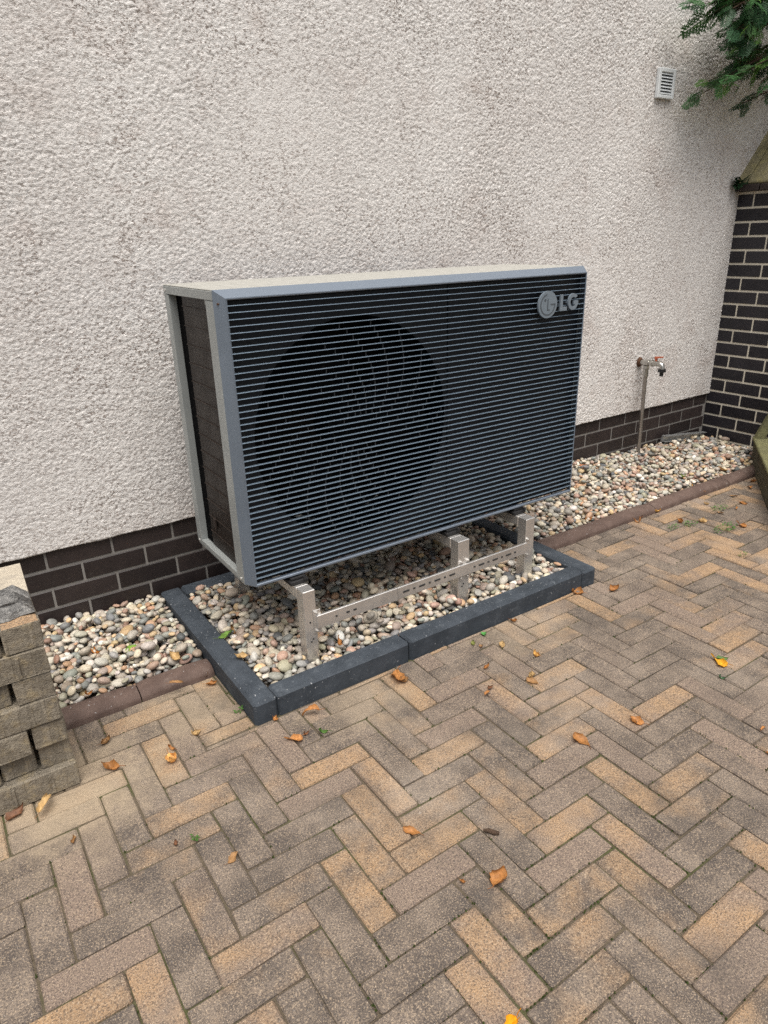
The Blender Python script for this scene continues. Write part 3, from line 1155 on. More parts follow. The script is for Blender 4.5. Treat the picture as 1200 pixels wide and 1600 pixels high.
# cross rail: C-section with slots; joint sleeve left of the middle leg
rz0, rz1 = None, None
xa, xb = LEGS[0][1] - .006, LEGS[2][1] - .052
ry = yf - .012
sp_(MB().box(-(1.075 - xa) / 2, (1.075 - xa) / 2, -.001, .010, 0, .052, .0015), "cross_rail", M['steel'], (xa + 1.075) / 2, ry, .172)
r2 = sp_(MB().box(-(xb - 1.0765) / 2, (xb - 1.0765) / 2, 0, .010, .001, .051, .0015), "cross_rail", M['steel'], (xb + 1.0765) / 2, ry, .172)
x = 1.10
k = 0
while x < xb - .05:
    if not 1.372 < x < 1.452:
        L_ = .030 if k % 2 == 0 else .010
        sp_(MB().box(0, L_, -.0022, -.0002, -.0035, .0035, .0009), "slot", M['slot'], x, ry, .198)
        x += L_ + .018
    else:
        x += .02
    k += 1
for x in (.80, .845, .875):
    sp_(MB().box(0, .007 if x < .81 else .014, -.0024, -.0012, -.0035, .0035, .0009), "slot", M['slot'], x, ry, .198)
for (a, b) in LEGS:
    for xx in ((b - .004),) if a < 1 else ((a + .012), (b - .012)) if a < 1.5 else ((a + .010),):
        for zz in (.162, .234):
            if a > 1 or True:
                sp_(MB().cyl((0, -.006, 0), (0, .012, 0), .0065, n=6).cyl((0, -.010, 0), (0, -.006, 0), .0035, n=8), "bolt", M['steel'], xx, yf - .002, zz)
sp_(MB().box(-.015, .015, -.0025, -.0005, -.046, .046, .0008), "joint_plate", M['steel'], LEGS[0][1] - .001, yf - .001, .198)
for (a, b) in LEGS[:2]:
    for (xx, zz) in ((a + .022, .12), (a + .022, .20), (a + .030, .03 + .1)):
        sp_(MB().cyl((0, -.0012, 0), (0, .001, 0), .0035, n=8), "hole", M['slot'], xx, yf - .0002, zz)

# ================================================================== TAP
tp = thing("garden_tap", "garden tap with red lever on a slim steel standpipe against the house wall", "tap", (3.56, -.075, .03))


def tpart(mb, name, mat, smooth=True, parent=None):
    o = mb.build(name, mat, parent or tp, smooth)
    if parent is None:
        o.location = (-3.56, .075, -.03)
    return o


tpart(MB().tube([(3.56, -.085, -.05), (3.56, -.079, .30), (3.56, -.072, .63)], .0125, 14), "standpipe", M['pipe'])
tpart(MB().cyl((3.56, -.0725, .600), (3.56, -.072, .650), .0165, .0155, 14).cyl((3.56, -.0725, .650), (3.56, -.072, .668), .019, n=6), "pipe_fitting", M['chrome'])
tpart(MB().cyl((3.56, -.019, .685), (3.56, -.034, .685), .031, .022, 16), "flange", M['rust'])
tpart(MB().cyl((3.56, -.034, .685), (3.56, -.056, .686), .0165, n=14).cyl((3.56, -.056, .686), (3.56, -.092, .688), .021, n=12)
      .cyl((3.56, -.092, .688), (3.56, -.100, .688), .0165, n=14).cyl((3.56, -.100, .688), (3.56, -.118, .689), .022, n=6).cyl((3.56, -.118, .689), (3.56, -.150, .690), .0175, n=14), "tap_body", M['chrome'])
tpart(MB().tube([(3.56, -.150, .690), (3.56, -.166, .690), (3.56, -.178, .685), (3.56, -.184, .674), (3.56, -.185, .660)], [.0165, .0165, .016, .0155, .0155], 14), "spout", M['chrome'])
tpart(MB().cyl((3.56, -.185, .662), (3.56, -.185, .644), .024, n=16).cyl((3.56, -.185, .644), (3.56, -.185, .618), .0115, n=12), "hose_connector", M['plastic_black'])
lv = MB().cyl((3.56, -.138, .704), (3.56, -.138, .720), .008, n=10)
lv.hexa([(3.552, -.128, .718), (3.552, -.182, .730), (3.568, -.182, .730), (3.568, -.128, .718), (3.554, -.128, .731), (3.554, -.182, .737), (3.566, -.182, .737), (3.566, -.128, .731)])
tpart(lv, "lever", M['redlever'])

# ================================================================== WALL VENT
vt = thing("wall_vent", "small white louvred vent cover high on the roughcast wall", "vent", (3.508, -.018, 2.203))


def vpart(mb, name, mat):
    return mb.build(name, mat, vt)


hw, hh, dv = .072, .072, .022
f = MB()
f.box(-hw, -hw + .020, -dv, 0, -hh, hh, .003)
f.box(hw - .020, hw, -dv, 0, -hh, hh, .003)
f.box(-hw + .0201, hw - .0201, -dv, 0, hh - .020, hh, .003)
f.box(-hw + .0201, hw - .0201, -dv, 0, -hh, -hh + .018, .003)
vpart(f, "frame", M['vent'])
vpart(MB().box(-hw + .0202, hw - .0202, -.006, -.001, -hh + .0182, hh - .0202), "duct", M['black'])
for k in range(7):
    z = -hh + .022 + k * .0152
    s_ = MB()
    s_.hexa([(-hw + .021, -dv + .003, z), (hw - .021, -dv + .003, z), (hw - .021, -.009, z + .010), (-hw + .021, -.009, z + .010),
             (-hw + .021, -dv + .004, z + .0035), (hw - .021, -dv + .004, z + .0035), (hw - .021, -.008, z + .013), (-hw + .021, -.008, z + .013)])
    vpart(s_, "slat", M['vent'])

# ================================================================== METAL PROFILE
mp = MB()
mp.hexa([(-.25, -.012, 0), (.25, -.012, 0), (.25, .0, 0), (-.25, .0, 0), (-.25, -.013, .040), (.25, -.013, .040), (.25, .0, .040), (-.25, .0, .040)])
mp.box(-.25, .25, -.040, -.0122, .0, .002)
mp.box(-.25, .25, -.034, -.0132, .038, .0402)
o = mp.build("metal_profile", M['zinc'])
o.location = (4.13, -.022, .082)
o.rotation_euler = (.10, .115, 0)
tag(o, "grey zinc sheet profile lying on the pebbles against the plinth by the garden wall", "metal profile")

# ================================================================== PAVER STACK
rs = random.Random(21)
tier = .0785


def block(x0, x1, y0, y1, z0, label, mat='block', cap=None):
    cx, cy = (x0 + x1) / 2, (y0 + y1) / 2
    mb = MB().box(x0 - cx, x1 - cx, y0 - cy, y1 - cy, 0, tier - .0012, .004)
    # spacer nibs cast on the long sides
    if x1 - x0 > .2:
        for q in (.3, .7):
            xx = x0 - cx + (x1 - x0) * q
            mb.box(xx - .004, xx + .004, y0 - cy - .0022, y0 - cy + .001, .006, tier - .012)
    me = mb.mesh("paver_block", M['block'])
    r = random.Random(int(abs(x0) * 9999) + int(z0 * 7777))
    for v in me.vertices:
        v.co += Vector((r.uniform(-.002, .002), r.uniform(-.003, .003), r.uniform(0, .0009) - .0009))
    o = place("paver_block", me, None, (cx, cy, z0), (0, 0, r.uniform(-.012, .012)))
    tag(o, label, "paving block", "loose concrete pavers piled at the left")
    return o


T = [k * tier + .0015 for k in range(8)]
LBL = {0: "bottom", 1: "second", 2: "third", 3: "fourth", 4: "fifth", 5: "sixth", 6: "top"}


def nm(row, what):
    return f"loose concrete paver, {what}, {LBL[row]} course of the pile"


block(-.366, -.125, -.936, -.856, T[0], nm(0, "long side under a pale ledge"))
block(-.612, -.370, -.934, -.854, T[0], nm(0, "cut by the photo edge"))
block(-.366, -.126, -.770, -.690, T[0], f"loose concrete paver hidden behind the right front one, {LBL[0]} course of the pile")
block(-.612, -.370, -.770, -.690, T[0], f"loose concrete paver hidden behind the cut off front one, {LBL[0]} course of the pile")
block(-.210, -.127, -.916, -.680, T[1], nm(1, "right end block"))
block(-.308, -.222, -.905, -.668, T[1], nm(1, "set back, middle end block"))
block(-.396, -.312, -.918, -.680, T[1], nm(1, "end block at the photo edge"))
block(-.610, -.400, -.915, -.680, T[1], f"loose concrete paver beyond the left photo edge, {LBL[1]} course of the pile")
block(-.213, -.129, -.928, -.690, T[2], nm(2, "right end with chipped white rim"))
block(-.308, -.221, -.936, -.698, T[2], nm(2, "middle end block sticking out"))
block(-.398, -.316, -.930, -.692, T[2], nm(2, "end block at the photo edge"))
block(-.610, -.402, -.930, -.692, T[2], f"loose concrete paver beyond the left photo edge, {LBL[2]} course of the pile")
block(-.372, -.131, -.934, -.854, T[3], nm(3, "long side with pale mortar smears"))
block(-.614, -.376, -.932, -.852, T[3], nm(3, "cut by the photo edge"))
block(-.372, -.131, -.775, -.695, T[3], f"loose concrete paver hidden behind the right front one, {LBL[3]} course of the pile")
block(-.228, -.131, -.932, -.694, T[4], nm(4, "right end block"))
block(-.330, -.238, -.914, -.676, T[4], nm(4, "set back beside a dark gap"))
block(-.600, -.334, -.925, -.687, T[4], f"loose concrete paver beyond the left photo edge, {LBL[4]} course of the pile")
block(-.372, -.132, -.934, -.854, T[5], nm(5, "long side on the right"))
block(-.614, -.376, -.934, -.854, T[5], nm(5, "cut by the photo edge"))
block(-.372, -.132, -.775, -.695, T[5], f"loose concrete paver hidden behind the right front one, {LBL[5]} course of the pile")
tb = block(-.224, -.130, -.934, -.696, T[6], nm(6, "right end block with orange top"))
tb.data.materials.append(M['paver'])
block(-.326, -.233, -.930, -.690, T[6], nm(6, "left end block under the slab"))
for p in tb.data.polygons:
    if p.normal.z > .9:
        p.material_index = 1
tb.color = (.93, 0, 0, 1)

# broken slab on top
zs0, zs1 = 7 * tier + .0018, 7 * tier + .066
n = 16
topf, botf = [], []
for k in range(n + 1):
    x = -.60 + (.463) * k / n
    e = .012 * math.sin(k * 1.3) + .008 * math.sin(k * 3.1)
    dip = -.045 * max(0, 1 - (k / n))
    topf.append((x, -.800 - .00 + e + .075 * (k / n - .6) ** 2 - (.10 if k == n else .045 * max(0, k / n - .7) / .3), zs1 + .002 * math.sin(k)))
    botf.append((x + (.006 if k == n else 0), -.905 + .5 * e + .02 * (k / n), zs0))
vs, fs, mi = [], [], []
mb = MB()
ro_ = 5
rows = [topf]
rr = random.Random(4)
for q in range(1, ro_):
    u = q / ro_
    rows.append([(a[0] + (b[0] - a[0]) * u + (rr.uniform(-.006, .006) if 0 < i < n else 0), a[1] + (b[1] - a[1]) * u + rr.uniform(-.012, .012), a[2] + (b[2] - a[2]) * u + rr.uniform(-.006, .006)) for i, (a, b) in enumerate(zip(topf, botf))])
rows.append(botf)
allr = [p for r_ in rows for p in r_]
ff = []
for q in range(ro_):
    for k in range(n):
        a = q * (n + 1) + k
        ff.append((a, a + n + 1, a + n + 2, a + 1))
mb.add(allr, ff, 1)
back = [(-.60, -.672, zs1), (-.128, -.676, zs1 + .001), (-.60, -.672, zs0), (-.124, -.676, zs0)]
b0 = len(mb.v)
mb.v += back
nt_ = n + 1
mb.f.append(tuple([*range(0, n + 1), b0 + 1, b0]))
mb.mi.append(0)
mb.f.append(tuple([*[ro_ * nt_ + k for k in range(n, -1, -1)], b0 + 2, b0 + 3]))
mb.mi.append(1)
mb.f.append((b0, b0 + 1, b0 + 3, b0 + 2))
mb.mi.append(1)
mb.f.append(tuple([*[q * nt_ + n for q in range(ro_ + 1)], b0 + 3, b0 + 1]))
mb.mi.append(2)
mb.f.append(tuple([*[q * nt_ for q in range(ro_, -1, -1)], b0, b0 + 2]))
mb.mi.append(1)
so = mb.build("broken_slab", [M['slab'], M['broken'], M['block']])
tag(so, "broken pale slab with rough grey fracture on top of the paver pile", "slab")

# ================================================================== MOSSY PLANTER AT THE RIGHT EDGE
A = Vector((4.187, -.503, 0))
dd = Vector((-.734, -.517, 0)).normalized()
ang = math.atan2(dd.y, dd.x)
pl = thing("planter", "mossy green wooden planter box cut off by the right edge of the photo", "planter", A, ang)
# local x runs along the box towards the viewer, local +y points away to the right
LB = 1.25
for k in range(2):
    z0 = .004 + k * .080
    MB().box(-.01, LB, 0, .028, z0, z0 + .0775, .004).build("board", M['wood'], pl)
MB().box(-.015, LB + .01, -.012, .085, .1625, .186, .005).build("rim_board", M['moss_top'], pl)
MB().box(-.012, .016, .0285, .60, .004, .160, .004).build("end_board", M['wood'], pl)
MB().box(.017, LB - .02, .0286, .60, .02, .135).build("soil", M['soil'], pl)
pst = MB()
pst.hexa([(-.015, -.004, .1865), (.045, -.004, .1865), (.045, .050, .1865), (-.015, .050, .1865),
          (-.02, .155, .62), (.04, .155, .62), (.04, .215, .62), (-.02, .215, .62)])
pst.build("leaning_post", M['moss_top'], pl)
for xx in (.06, .5, .95):
    MB().cyl((xx, -.003, .06), (xx, .002, .06), .006, n=8).build("screw", M['rust'], pl)
MB().box(LB - .02, LB, .0286, .60, .004, .160, .004).build("end_board", M['wood'], pl)
MB().box(.017, LB - .021, .601, .628, .004, .160, .004).build("back_board", M['wood'], pl)

# ================================================================== CONIFER
tree = thing("conifer_tree", "scale leaved conifer reaching over the garden wall at the top right", "tree", (5.45, -.55, 0))
tl = tree.location
rt = random.Random(17)
trunk = MB().tube([(0, 0, -.1), (.02, .0, 1.2), (-.03, .02, 2.6), (0, 0, 4.0), (.03, .02, 5.4)], [.13, .115, .09, .06, .02], 12)


def frond_geo(n_side, L, rr):
    """flat spray: returns verts (local: x along, y across, z up) and quads"""
    vs, fs = [], []

    def shoot(p, d, l, wdt, z):
        d = Vector(d).normalized()
        s = Vector((-d.y, d.x, 0))
        b = len(vs)
        pts = [(0, .25), (.35, 1), (.75, .85), (1, .12)]
        for u, k_ in pts:
            c = Vector(p) + d * l * u
            droop = -.25 * l * u * u
            vs.append((c + s * wdt * k_) + Vector((0, 0, droop + z)))
            vs.append((c - s * wdt * k_) + Vector((0, 0, droop + z)))
            # a ridge would be hidden at this size
        for q in range(3):
            fs.append((b + 2 * q, b + 2 * q + 1, b + 2 * q + 3, b + 2 * q + 2))
    for k in range(n_side):
        u = (k + 1) / (n_side + 1)
        p = (L * u, 0, -.10 * L * u * u)
        for sgn in (-1, 1):
            l = L * .50 * (1 - u * .75) * rr.uniform(.8, 1.15)
            dr = Vector((.75 + rr.uniform(-.1, .1), sgn, 0)).normalized()
            shoot(p, dr, l, .0034, rr.uniform(-.003, .003))
            for m_ in range(1, 4):
                w_ = m_ / 4
                pp_ = Vector(p) + dr * l * w_
                for s2 in (-1, 1):
                    dr2 = (Matrix.Rotation(s2 * .72, 3, 'Z') @ dr)
                    shoot(pp_, dr2, l * .42 * (1.1 - w_ * .6), .0026, -.25 * l * w_ * w_ + rr.uniform(-.002, .002))
    shoot((0, 0, 0), (1, 0, 0), L, .0030, 0)
    shoot((L * .82, 0, -.07 * L), (1, 0, 0), L * .3, .0034, 0)
    return vs, fs


FR = [frond_geo(rt.choice((6, 7, 8)), 1.0 * .15, rt) for _ in range(10)]
leaves = MB()
lcol = []


def add_frond(pos, direction, size, roll, col):
    vs, fs = FR[rt.randrange(10)]
    d = Vector(direction).normalized()
    up = Vector((0, 0, 1))
    s = up.cross(d)
    s = s.normalized() if s.length > .05 else Vector((0, 1, 0))
    u = d.cross(s)
    R3 = Matrix((d, s, u)).transposed()
    R3 = R3 @ Matrix.Rotation(roll, 3, 'X')
    out_ = [Vector(pos) + (R3 @ (Vector(v) * size)) for v in vs]
    # keep the sprays in front of the wall
    out_ = [Vector((p.x, min(p.y, -.034 - tl.y), p.z)) for p in out_]
    leaves.add(out_, fs)
    tip = Vector((.25, .40, .10))
    for v in vs:
        k_ = min(1, max(0, v[0] / .17)) ** 2 * .5
        lcol.append((*(Vector(col) * (1 - k_) + Vector(col) * 1.5 * k_), 1))


limbs = MB()
GREENS = [(.042, .115, .040), (.055, .145, .048), (.026, .075, .032), (.065, .155, .045), (.034, .090, .034), (.050, .125, .042), (.12, .25, .05)]


def limb(p0, p1, r0, nf, spread, size=1.0, dead=.06):
    p0, p1 = Vector(p0), Vector(p1)
    mid = (p0 + p1) / 2 + Vector((0, 0, .10 * (p1 - p0).length))
    pts = []
    for k in range(8):
        u = k / 7
        pts.append(p0 * (1 - u) ** 2 + mid * 2 * u * (1 - u) + p1 * u * u)
    limbs.tube(pts, [r0 * (1 - .85 * k / 7) for k in range(8)], 6)
    for k in range(nf):
        u = min(1.0, .30 + .70 * ((k + .5) / nf)) + rt.uniform(-.04, .04)
        u = min(max(u, 0), 1)
        p = p0 * (1 - u) ** 2 + mid * 2 * u * (1 - u) + p1 * u * u
        ax = (p1 - p0).normalized()
        side = Vector((rt.uniform(-1, 1), rt.uniform(-1, 1), rt.uniform(-.5, .35)))
        d = ax * rt.uniform(.5, 1.2) + side * spread
        q = p + side * .03
        # a thin twig to the spray
        limbs.tube([p, p + d.normalized() * .05 * size], [.0025, .0015], 4)
        c = (.09, .045, .022) if rt.random() < dead else rt.choice(GREENS)
        add_frond(p + d.normalized() * .03, d, size * rt.uniform(.6, 1.1), rt.uniform(-1.0, 1.0), c)
        if size < 1.5:
            q2 = p + side * .06
            limbs.tube([p, q2], [.002, .0012], 4)
            add_frond(q2, d * .6 + Vector((rt.uniform(-.5, .2), rt.uniform(-.5, .5), rt.uniform(-.7, .3))), size * rt.uniform(.5, .9), rt.uniform(-1.2, 1.2), rt.choice(GREENS))


def wl(x, y, z):
    return (x - tl.x, y - tl.y, z)


# limbs seen in the photo
limb(wl(5.3, -.55, 2.62), wl(3.70, -.22, 2.20), .020, 22, .55, .95)
limb(wl(4.35, -.34, 2.36), wl(3.72, -.16, 2.17), .008, 9, .45, .9)
limb(wl(5.3, -.50, 2.75), wl(3.80, -.25, 2.40), .020, 26, .65, 1.0)
limb(wl(5.3, -.45, 2.90), wl(3.56, -.20, 2.53), .022, 30, .65, 1.05)
limb(wl(5.3, -.50, 2.95), wl(3.95, -.45, 2.55), .020, 26, .7, 1.05)
limb(wl(5.3, -.60, 2.60), wl(4.05, -.35, 2.26), .018, 16, .6, .9)
limb(wl(5.3, -.60, 2.40), wl(4.05, -.18, 2.13), .014, 20, .55, .8, .45)
limb(wl(5.3, -.55, 2.70), wl(4.25, -.15, 2.38), .014, 12, .6, .9)
limb(wl(4.6, -.34, 2.80), wl(3.58, -.24, 2.50), .010, 26, .6, 1.0)
limb(wl(4.5, -.30, 2.72), wl(3.70, -.30, 2.43), .010, 26, .6, 1.0)
limb(wl(5.3, -.50, 3.00), wl(3.62, -.30, 2.50), .020, 26, .7, 1.05)
limb(wl(5.3, -.45, 3.00), wl(3.85, -.16, 2.60), .020, 26, .7, 1.05)
limb(wl(5.3, -.50, 2.85), wl(3.90, -.20, 2.47), .018, 26, .7, 1.0)
limb(wl(5.3, -.50, 2.70), wl(4.00, -.14, 2.33), .016, 22, .6, .95)
limb(wl(5.3, -.60, 2.55), wl(3.60, -.30, 2.17), .014, 20, .5, .9)
limb(wl(5.3, -.45, 2.60), wl(3.85, -.18, 2.25), .014, 18, .5, .9)
# crown above and beyond the frame
for k in range(18):
    z = 2.7 + 2.6 * (k / 18)
    a = k * 2.4
    Lr = 1.9 * (1 - .62 * k / 18) * rt.uniform(.75, 1.0)
    tip = Vector((math.cos(a) * Lr, math.sin(a) * Lr, z + rt.uniform(-.25, .1)))
    if tip.y > .42:
        tip.y = .42
    pr_ = project(tip + tl)
    if pr_ and 0 < pr_[0] < 1200 and 0 < pr_[1] < 1600 and pr_[0] < 1080:
        continue
    limb((0, 0, z), tip, .022, 13, .8, 2.0)
ob = trunk.build("trunk", M['bark'], tree, True)
ob = limbs.build("limbs", M['bark'], tree, True)
crown = leaves.build("crown", M['needle'], tree)
at = crown.data.color_attributes.new("Col", 'FLOAT_COLOR', 'POINT')
at.data.foreach_set("color", np.array(lcol, dtype=np.float32).ravel())

# small sprig growing at the cap
sg = MB()
scol = []
for k in range(11):
    vs, fs = FR[k % 8]
    a = rt.uniform(2.4, 4.9)
    el = rt.uniform(-.35, .6)
    d = Vector((math.cos(a) * math.cos(el), -abs(math.sin(a)) * .35 * math.cos(el), math.sin(el))).normalized()
    s = Vector((0, 0, 1)).cross(d).normalized()
    u = d.cross(s)
    R3 = Matrix((d, s, u)).transposed() @ Matrix.Rotation(rt.uniform(-1, 1), 3, 'X')
    out_ = [R3 @ (Vector(v) * rt.uniform(.42, .52)) for v in vs]
    out_ = [Vector((p.x, min(p.y, .012), p.z)) for p in out_]
    sg.add(out_, fs)
    scol += [(.018, .055, .022, 1)] * len(vs)
sg.tube([(.03, .01, -.02), (0, 0, 0), (-.02, -.004, .012)], .003, 5)
scol += [(.05, .04, .02, 1)] * 15
o = sg.build("sprig", M['needle'])
o.location = (4.352, -.040, 1.722)
at = o.data.color_attributes.new("Col", 'FLOAT_COLOR', 'POINT')
at.data.foreach_set("color", np.array(scol, dtype=np.float32).ravel())
tag(o, "small dark green sprig growing from the joint below the stone coping", "plant")

# ================================================================== FALLEN LEAVES
def leaf_mesh(seed, curl, fold, twist):
    r = random.Random(seed)
    n, mcr = 13, 7
    vs, cols, fs = [], [], []
    asym = r.uniform(-.25, .25)
    wmax = r.uniform(.24, .36)
    cx = cz = 0.0
    a_ = -curl * .35
    for i in range(n):
        u = i / (n - 1)
        wd = wmax * (math.sin(math.pi * min(1, u * .95 + .04)) ** .75) * (1.15 - .55 * u) + .012
        jagd = [1 + r.uniform(-.22, .16), 1 + r.uniform(-.22, .16)]
        tw = twist * (u - .4)
        for j in range(mcr):
            q = (j / (mcr - 1) - .5) * 2
            e = q * wd * (jagd[0] if q < 0 else jagd[1]) * (1 + asym * (1 if q > 0 else -1))
            ph = fold * q * (1.0 + .5 * math.sin(3 * u + seed))
            yy = math.sin(ph) / max(abs(fold), .05) * abs(e / q if q else wd) if fold else e
            zz = (1 - math.cos(ph)) / max(abs(fold), .05) * abs(e / q if q else wd) + .03 * math.sin(9 * u + 4 * q + seed)
            y2 = yy * math.cos(tw) - zz * math.sin(tw)
            z2 = yy * math.sin(tw) + zz * math.cos(tw)
            vs.append((cx - math.sin(a_) * z2, y2 + .10 * math.sin(u * 3 + seed), cz + math.cos(a_) * z2))
            k_ = .80 + .40 * r.random() - .25 * (abs(q) > .8) - .30 * (u > .88) + .15 * (q == 0)
            cols.append((k_, k_, k_, 1))
        cx += math.cos(a_) / (n - 1)
        cz += math.sin(a_) / (n - 1)
        a_ += curl / (n - 1) * (1.0 + .6 * u)
    for i in range(n - 1):
        for j in range(mcr - 1):
            a = i * mcr + j
            fs.append((a, a + mcr, a + mcr + 1, a + 1))
    b = len(vs)
    sx, sy, sz = vs[mcr // 2]
    for q in range(4):
        u = q / 3
        for (oy, oz) in ((-.012, 0), (.012, 0), (0, .02)):
            vs.append((sx - .30 * u, sy + oy + .08 * u * u, sz + oz + .05 * u))
            cols.append((.7, .6, .6, 1))
    for q in range(3):
        for i in range(3):
            fs.append((b + q * 3 + i, b + q * 3 + (i + 1) % 3, b + (q + 1) * 3 + (i + 1) % 3, b + (q + 1) * 3 + i))
    zmin = sorted(v[2] for v in vs)[2]
    vs = [(x, y, max(z - zmin, -.01)) for x, y, z in vs]
    me = MB().add(vs, fs).mesh("fallen_leaf", M['leaf'], True)
    at = me.color_attributes.new("Col", 'FLOAT_COLOR', 'POINT')
    at.data.foreach_set("color", np.array(cols, dtype=np.float32).ravel())
    return me


LM = [leaf_mesh(k, c, f, t_) for k, (c, f, t_) in enumerate(((1.9, .9, .8), (2.7, 1.5, -1.0), (1.1, .7, 1.6), (-1.3, 1.3, .6), (3.3, 1.7, 1.2), (.7, .5, -.7), (1.6, -1.1, 1.4), (2.2, 1.2, 2.2)))]
ORANGE, PALE, BROWN, YEL, GREEN, TAN = (.44, .20, .065), (.52, .35, .16), (.17, .08, .042), (.70, .36, .03), (.10, .20, .045), (.36, .20, .085)
rl = random.Random(33)


def put_leaf(px, py, size, col, label, group=None, z=.002, mesh=None, gr=None):
    p = ground(px, py, z)
    if gr is not None:
        for _ in range(3):
            zz = top_of(gr, p.x, p.y) - .002
            p = ground(px, py, zz)
        z = zz
    o = place("fallen_leaf", LM[mesh if mesh is not None else rl.randrange(8)], None, (p.x, p.y, z), (rl.uniform(-.12, .12), rl.uniform(-.12, .12), rl.uniform(0, 6.28)))
    size *= 1.4
    o.scale = (size, size * rl.uniform(.8, 1.2), size * rl.uniform(.8, 1.15))
    f_ = rl.uniform(.85, 1.15)
    o.color = (*(c * f_ for c in col), 1)
    tag(o, label, "leaf", group or "fallen autumn leaves on the paving")
    return o


LV = [
    (1138, 1040, .052, YEL, "bright yellow curled leaf on the paving at the right"),
    (1122, 1031, .03, GREEN, "small green leaf behind the bright yellow leaf"),
    (1133, 1062, .028, (.08, .22, .10), "bluish green leaf bit in front of the bright yellow leaf"),
    (1006, 1132, .040, ORANGE, "rust orange leaf on the paving left below the bright yellow leaf"),
    (917, 1167, .042, ORANGE, "orange brown curled leaf lying on a joint in the open paving"),
    (655, 1305, .034, ORANGE, "single orange leaf beside the dark twig in the middle of the paving"),
    (771, 1386, .044, ORANGE, "curved orange leaf on an orange paver near the bottom"),
    (718, 1377, .020, ORANGE, "tiny orange leaf bit left of the curved orange leaf"),
    (806, 1597, .045, (.85, .36, .01), "bright orange leaf at the bottom edge of the photo"),
    (512, 1147, .040, GREEN, "green crumpled leaf in front of the kerb frame"),
    (499, 1114, .046, ORANGE, "flat orange leaf close to the front kerb left of its joint"),
    (471, 1151, .042, ORANGE, "orange leaf beside the green crumpled leaf"),
    (484, 1146, .030, BROWN, "brown leaf bit touching the green crumpled leaf"),
    (436, 1124, .030, ORANGE, "orange leaf standing by the front left corner of the kerb"),
    (624, 1049, .060, ORANGE, "big bunched orange leaf against the front kerb joint"),
    (632, 1059, .036, TAN, "tan leaf under the big bunched orange leaf"),
    (752, 989, .028, (.10, .34, .08), "fresh green leaf at the foot of the front kerb"),
    (741, 1009, .026, (.20, .22, .06), "olive leaf just below the fresh green leaf"),
    (749, 1008, .022, TAN, "tan leaf bit next to the olive leaf"),
    (757, 1047, .032, ORANGE, "small round orange leaf right of the big bunched leaf"),
    (758, 1088, .026, ORANGE, "small orange leaf beside a brown fragment on the paving"),
    (763, 1078, .020, BROWN, "brown fragment behind a small orange leaf"),
    (783, 1012, .030, PALE, "pale thin leaf on the paving near the kerb"),
    (844, 1027, .036, (.75, .42, .12), "light orange leaf, upper of three in a row on the paving"),
    (829, 1051, .040, PALE, "pale tan leaf, middle of three in a row on the paving"),
    (839, 1070, .034, TAN, "tan curled leaf, lowest of three in a row on the paving"),
    (911, 928, .055, ORANGE, "large orange leaf by the right front corner of the kerb frame"),
    (955, 925, .040, ORANGE, "flat orange leaf right of the kerb corner"),
    (797, 969, .028, ORANGE, "little orange leaf at the foot of the long front kerb"),
    (262, 1184, .050, (.75, .42, .14), "broad light orange leaf on the paving left of the kerb corner"),
    (272, 1174, .034, ORANGE, "orange leaf lying on the broad light orange leaf"),
    (187, 1200, .046, ORANGE, "long curled orange leaf on the paving beside the paver pile"),
    (64, 1277, .060, PALE, "pale upright leaf in front of the paver pile"),
    (18, 1284, .040, BROWN, "reddish brown leaf at the left edge before the paver pile"),
    (160, 1166, .040, TAN, "brown thin leaf on the paving behind the long curled leaf"),
    (314, 1143, .034, PALE, "pale leaf alone on the paving near the left kerb"),
    (322, 1070, .034, ORANGE, "orange leaf at the end of the short brown edging"),
    (310, 1058, .034, TAN, "tan leaf beside the kerb at the end of the short brown edging"),
    (118, 1317, .022, TAN, "thin curled tan leaf on a joint at the lower left"),
    (277, 1322, .018, BROWN, "tiny brown leaf on a mossy joint at the lower left"),
    (355, 1348, .026, TAN, "narrow tan leaf on a grey paver at the lower left"),
    (1190, 1143, .024, ORANGE, "orange leaf at the right edge of the paving"),
    (1196, 1176, .020, ORANGE, "second orange leaf at the right edge, the lower one"),
]
for a in LV:
    put_leaf(*a)
far = [(1097, 770, .075, (.75, .40, .12)), (1083, 771, .05, GREEN), (1070, 775, .035, BROWN), (1019, 799, .05, (.78, .45, .12)), (1005, 797, .04, ORANGE), (1043, 789, .04, ORANGE),
       (992, 814, .05, ORANGE), (1000, 811, .03, BROWN), (1058, 814, .045, ORANGE), (1105, 815, .04, PALE), (1167, 823, .045, ORANGE), (1173, 765, .04, ORANGE), (1150, 797, .03, ORANGE),
       (1108, 788, .035, PALE), (1140, 774, .035, TAN), (1155, 786, .035, ORANGE), (1172, 752, .03, ORANGE), (1122, 800, .03, TAN)]
FL = ["largest light orange leaf at the long brown edging on the far paving", "green leaf beside the largest light orange leaf at the long edging", "brown leaf between the edging and the green leaf at the long edging",
      "light orange leaf at the foot of the long edging halfway along", "orange leaf touching the light orange leaf halfway along the edging", "orange leaf on the far paving between two weeds and the edging",
      "orange leaf on the far paving nearest the near end of the long edging", "brown leaf scrap beside the orange leaf at the near edging", "orange leaf just above the left weed on the far paving",
      "pale leaf left of the largest weed patch on the far paving", "orange leaf right of the largest weed patch on the far paving", "orange leaf at the foot of the planter on the far paving",
      "orange leaf behind the largest weed patch", "pale leaf just below the largest light orange leaf", "tan leaf on the far paving between the largest leaf and the planter",
      "orange leaf on the far paving close to the planter side", "small orange leaf where the edging meets the planter", "small tan leaf left of the weed behind the largest patch"]
for (px, py, s_, c_), lb in zip(far, FL):
    put_leaf(px, py, s_, c_, lb, "fallen leaves on the far paving")
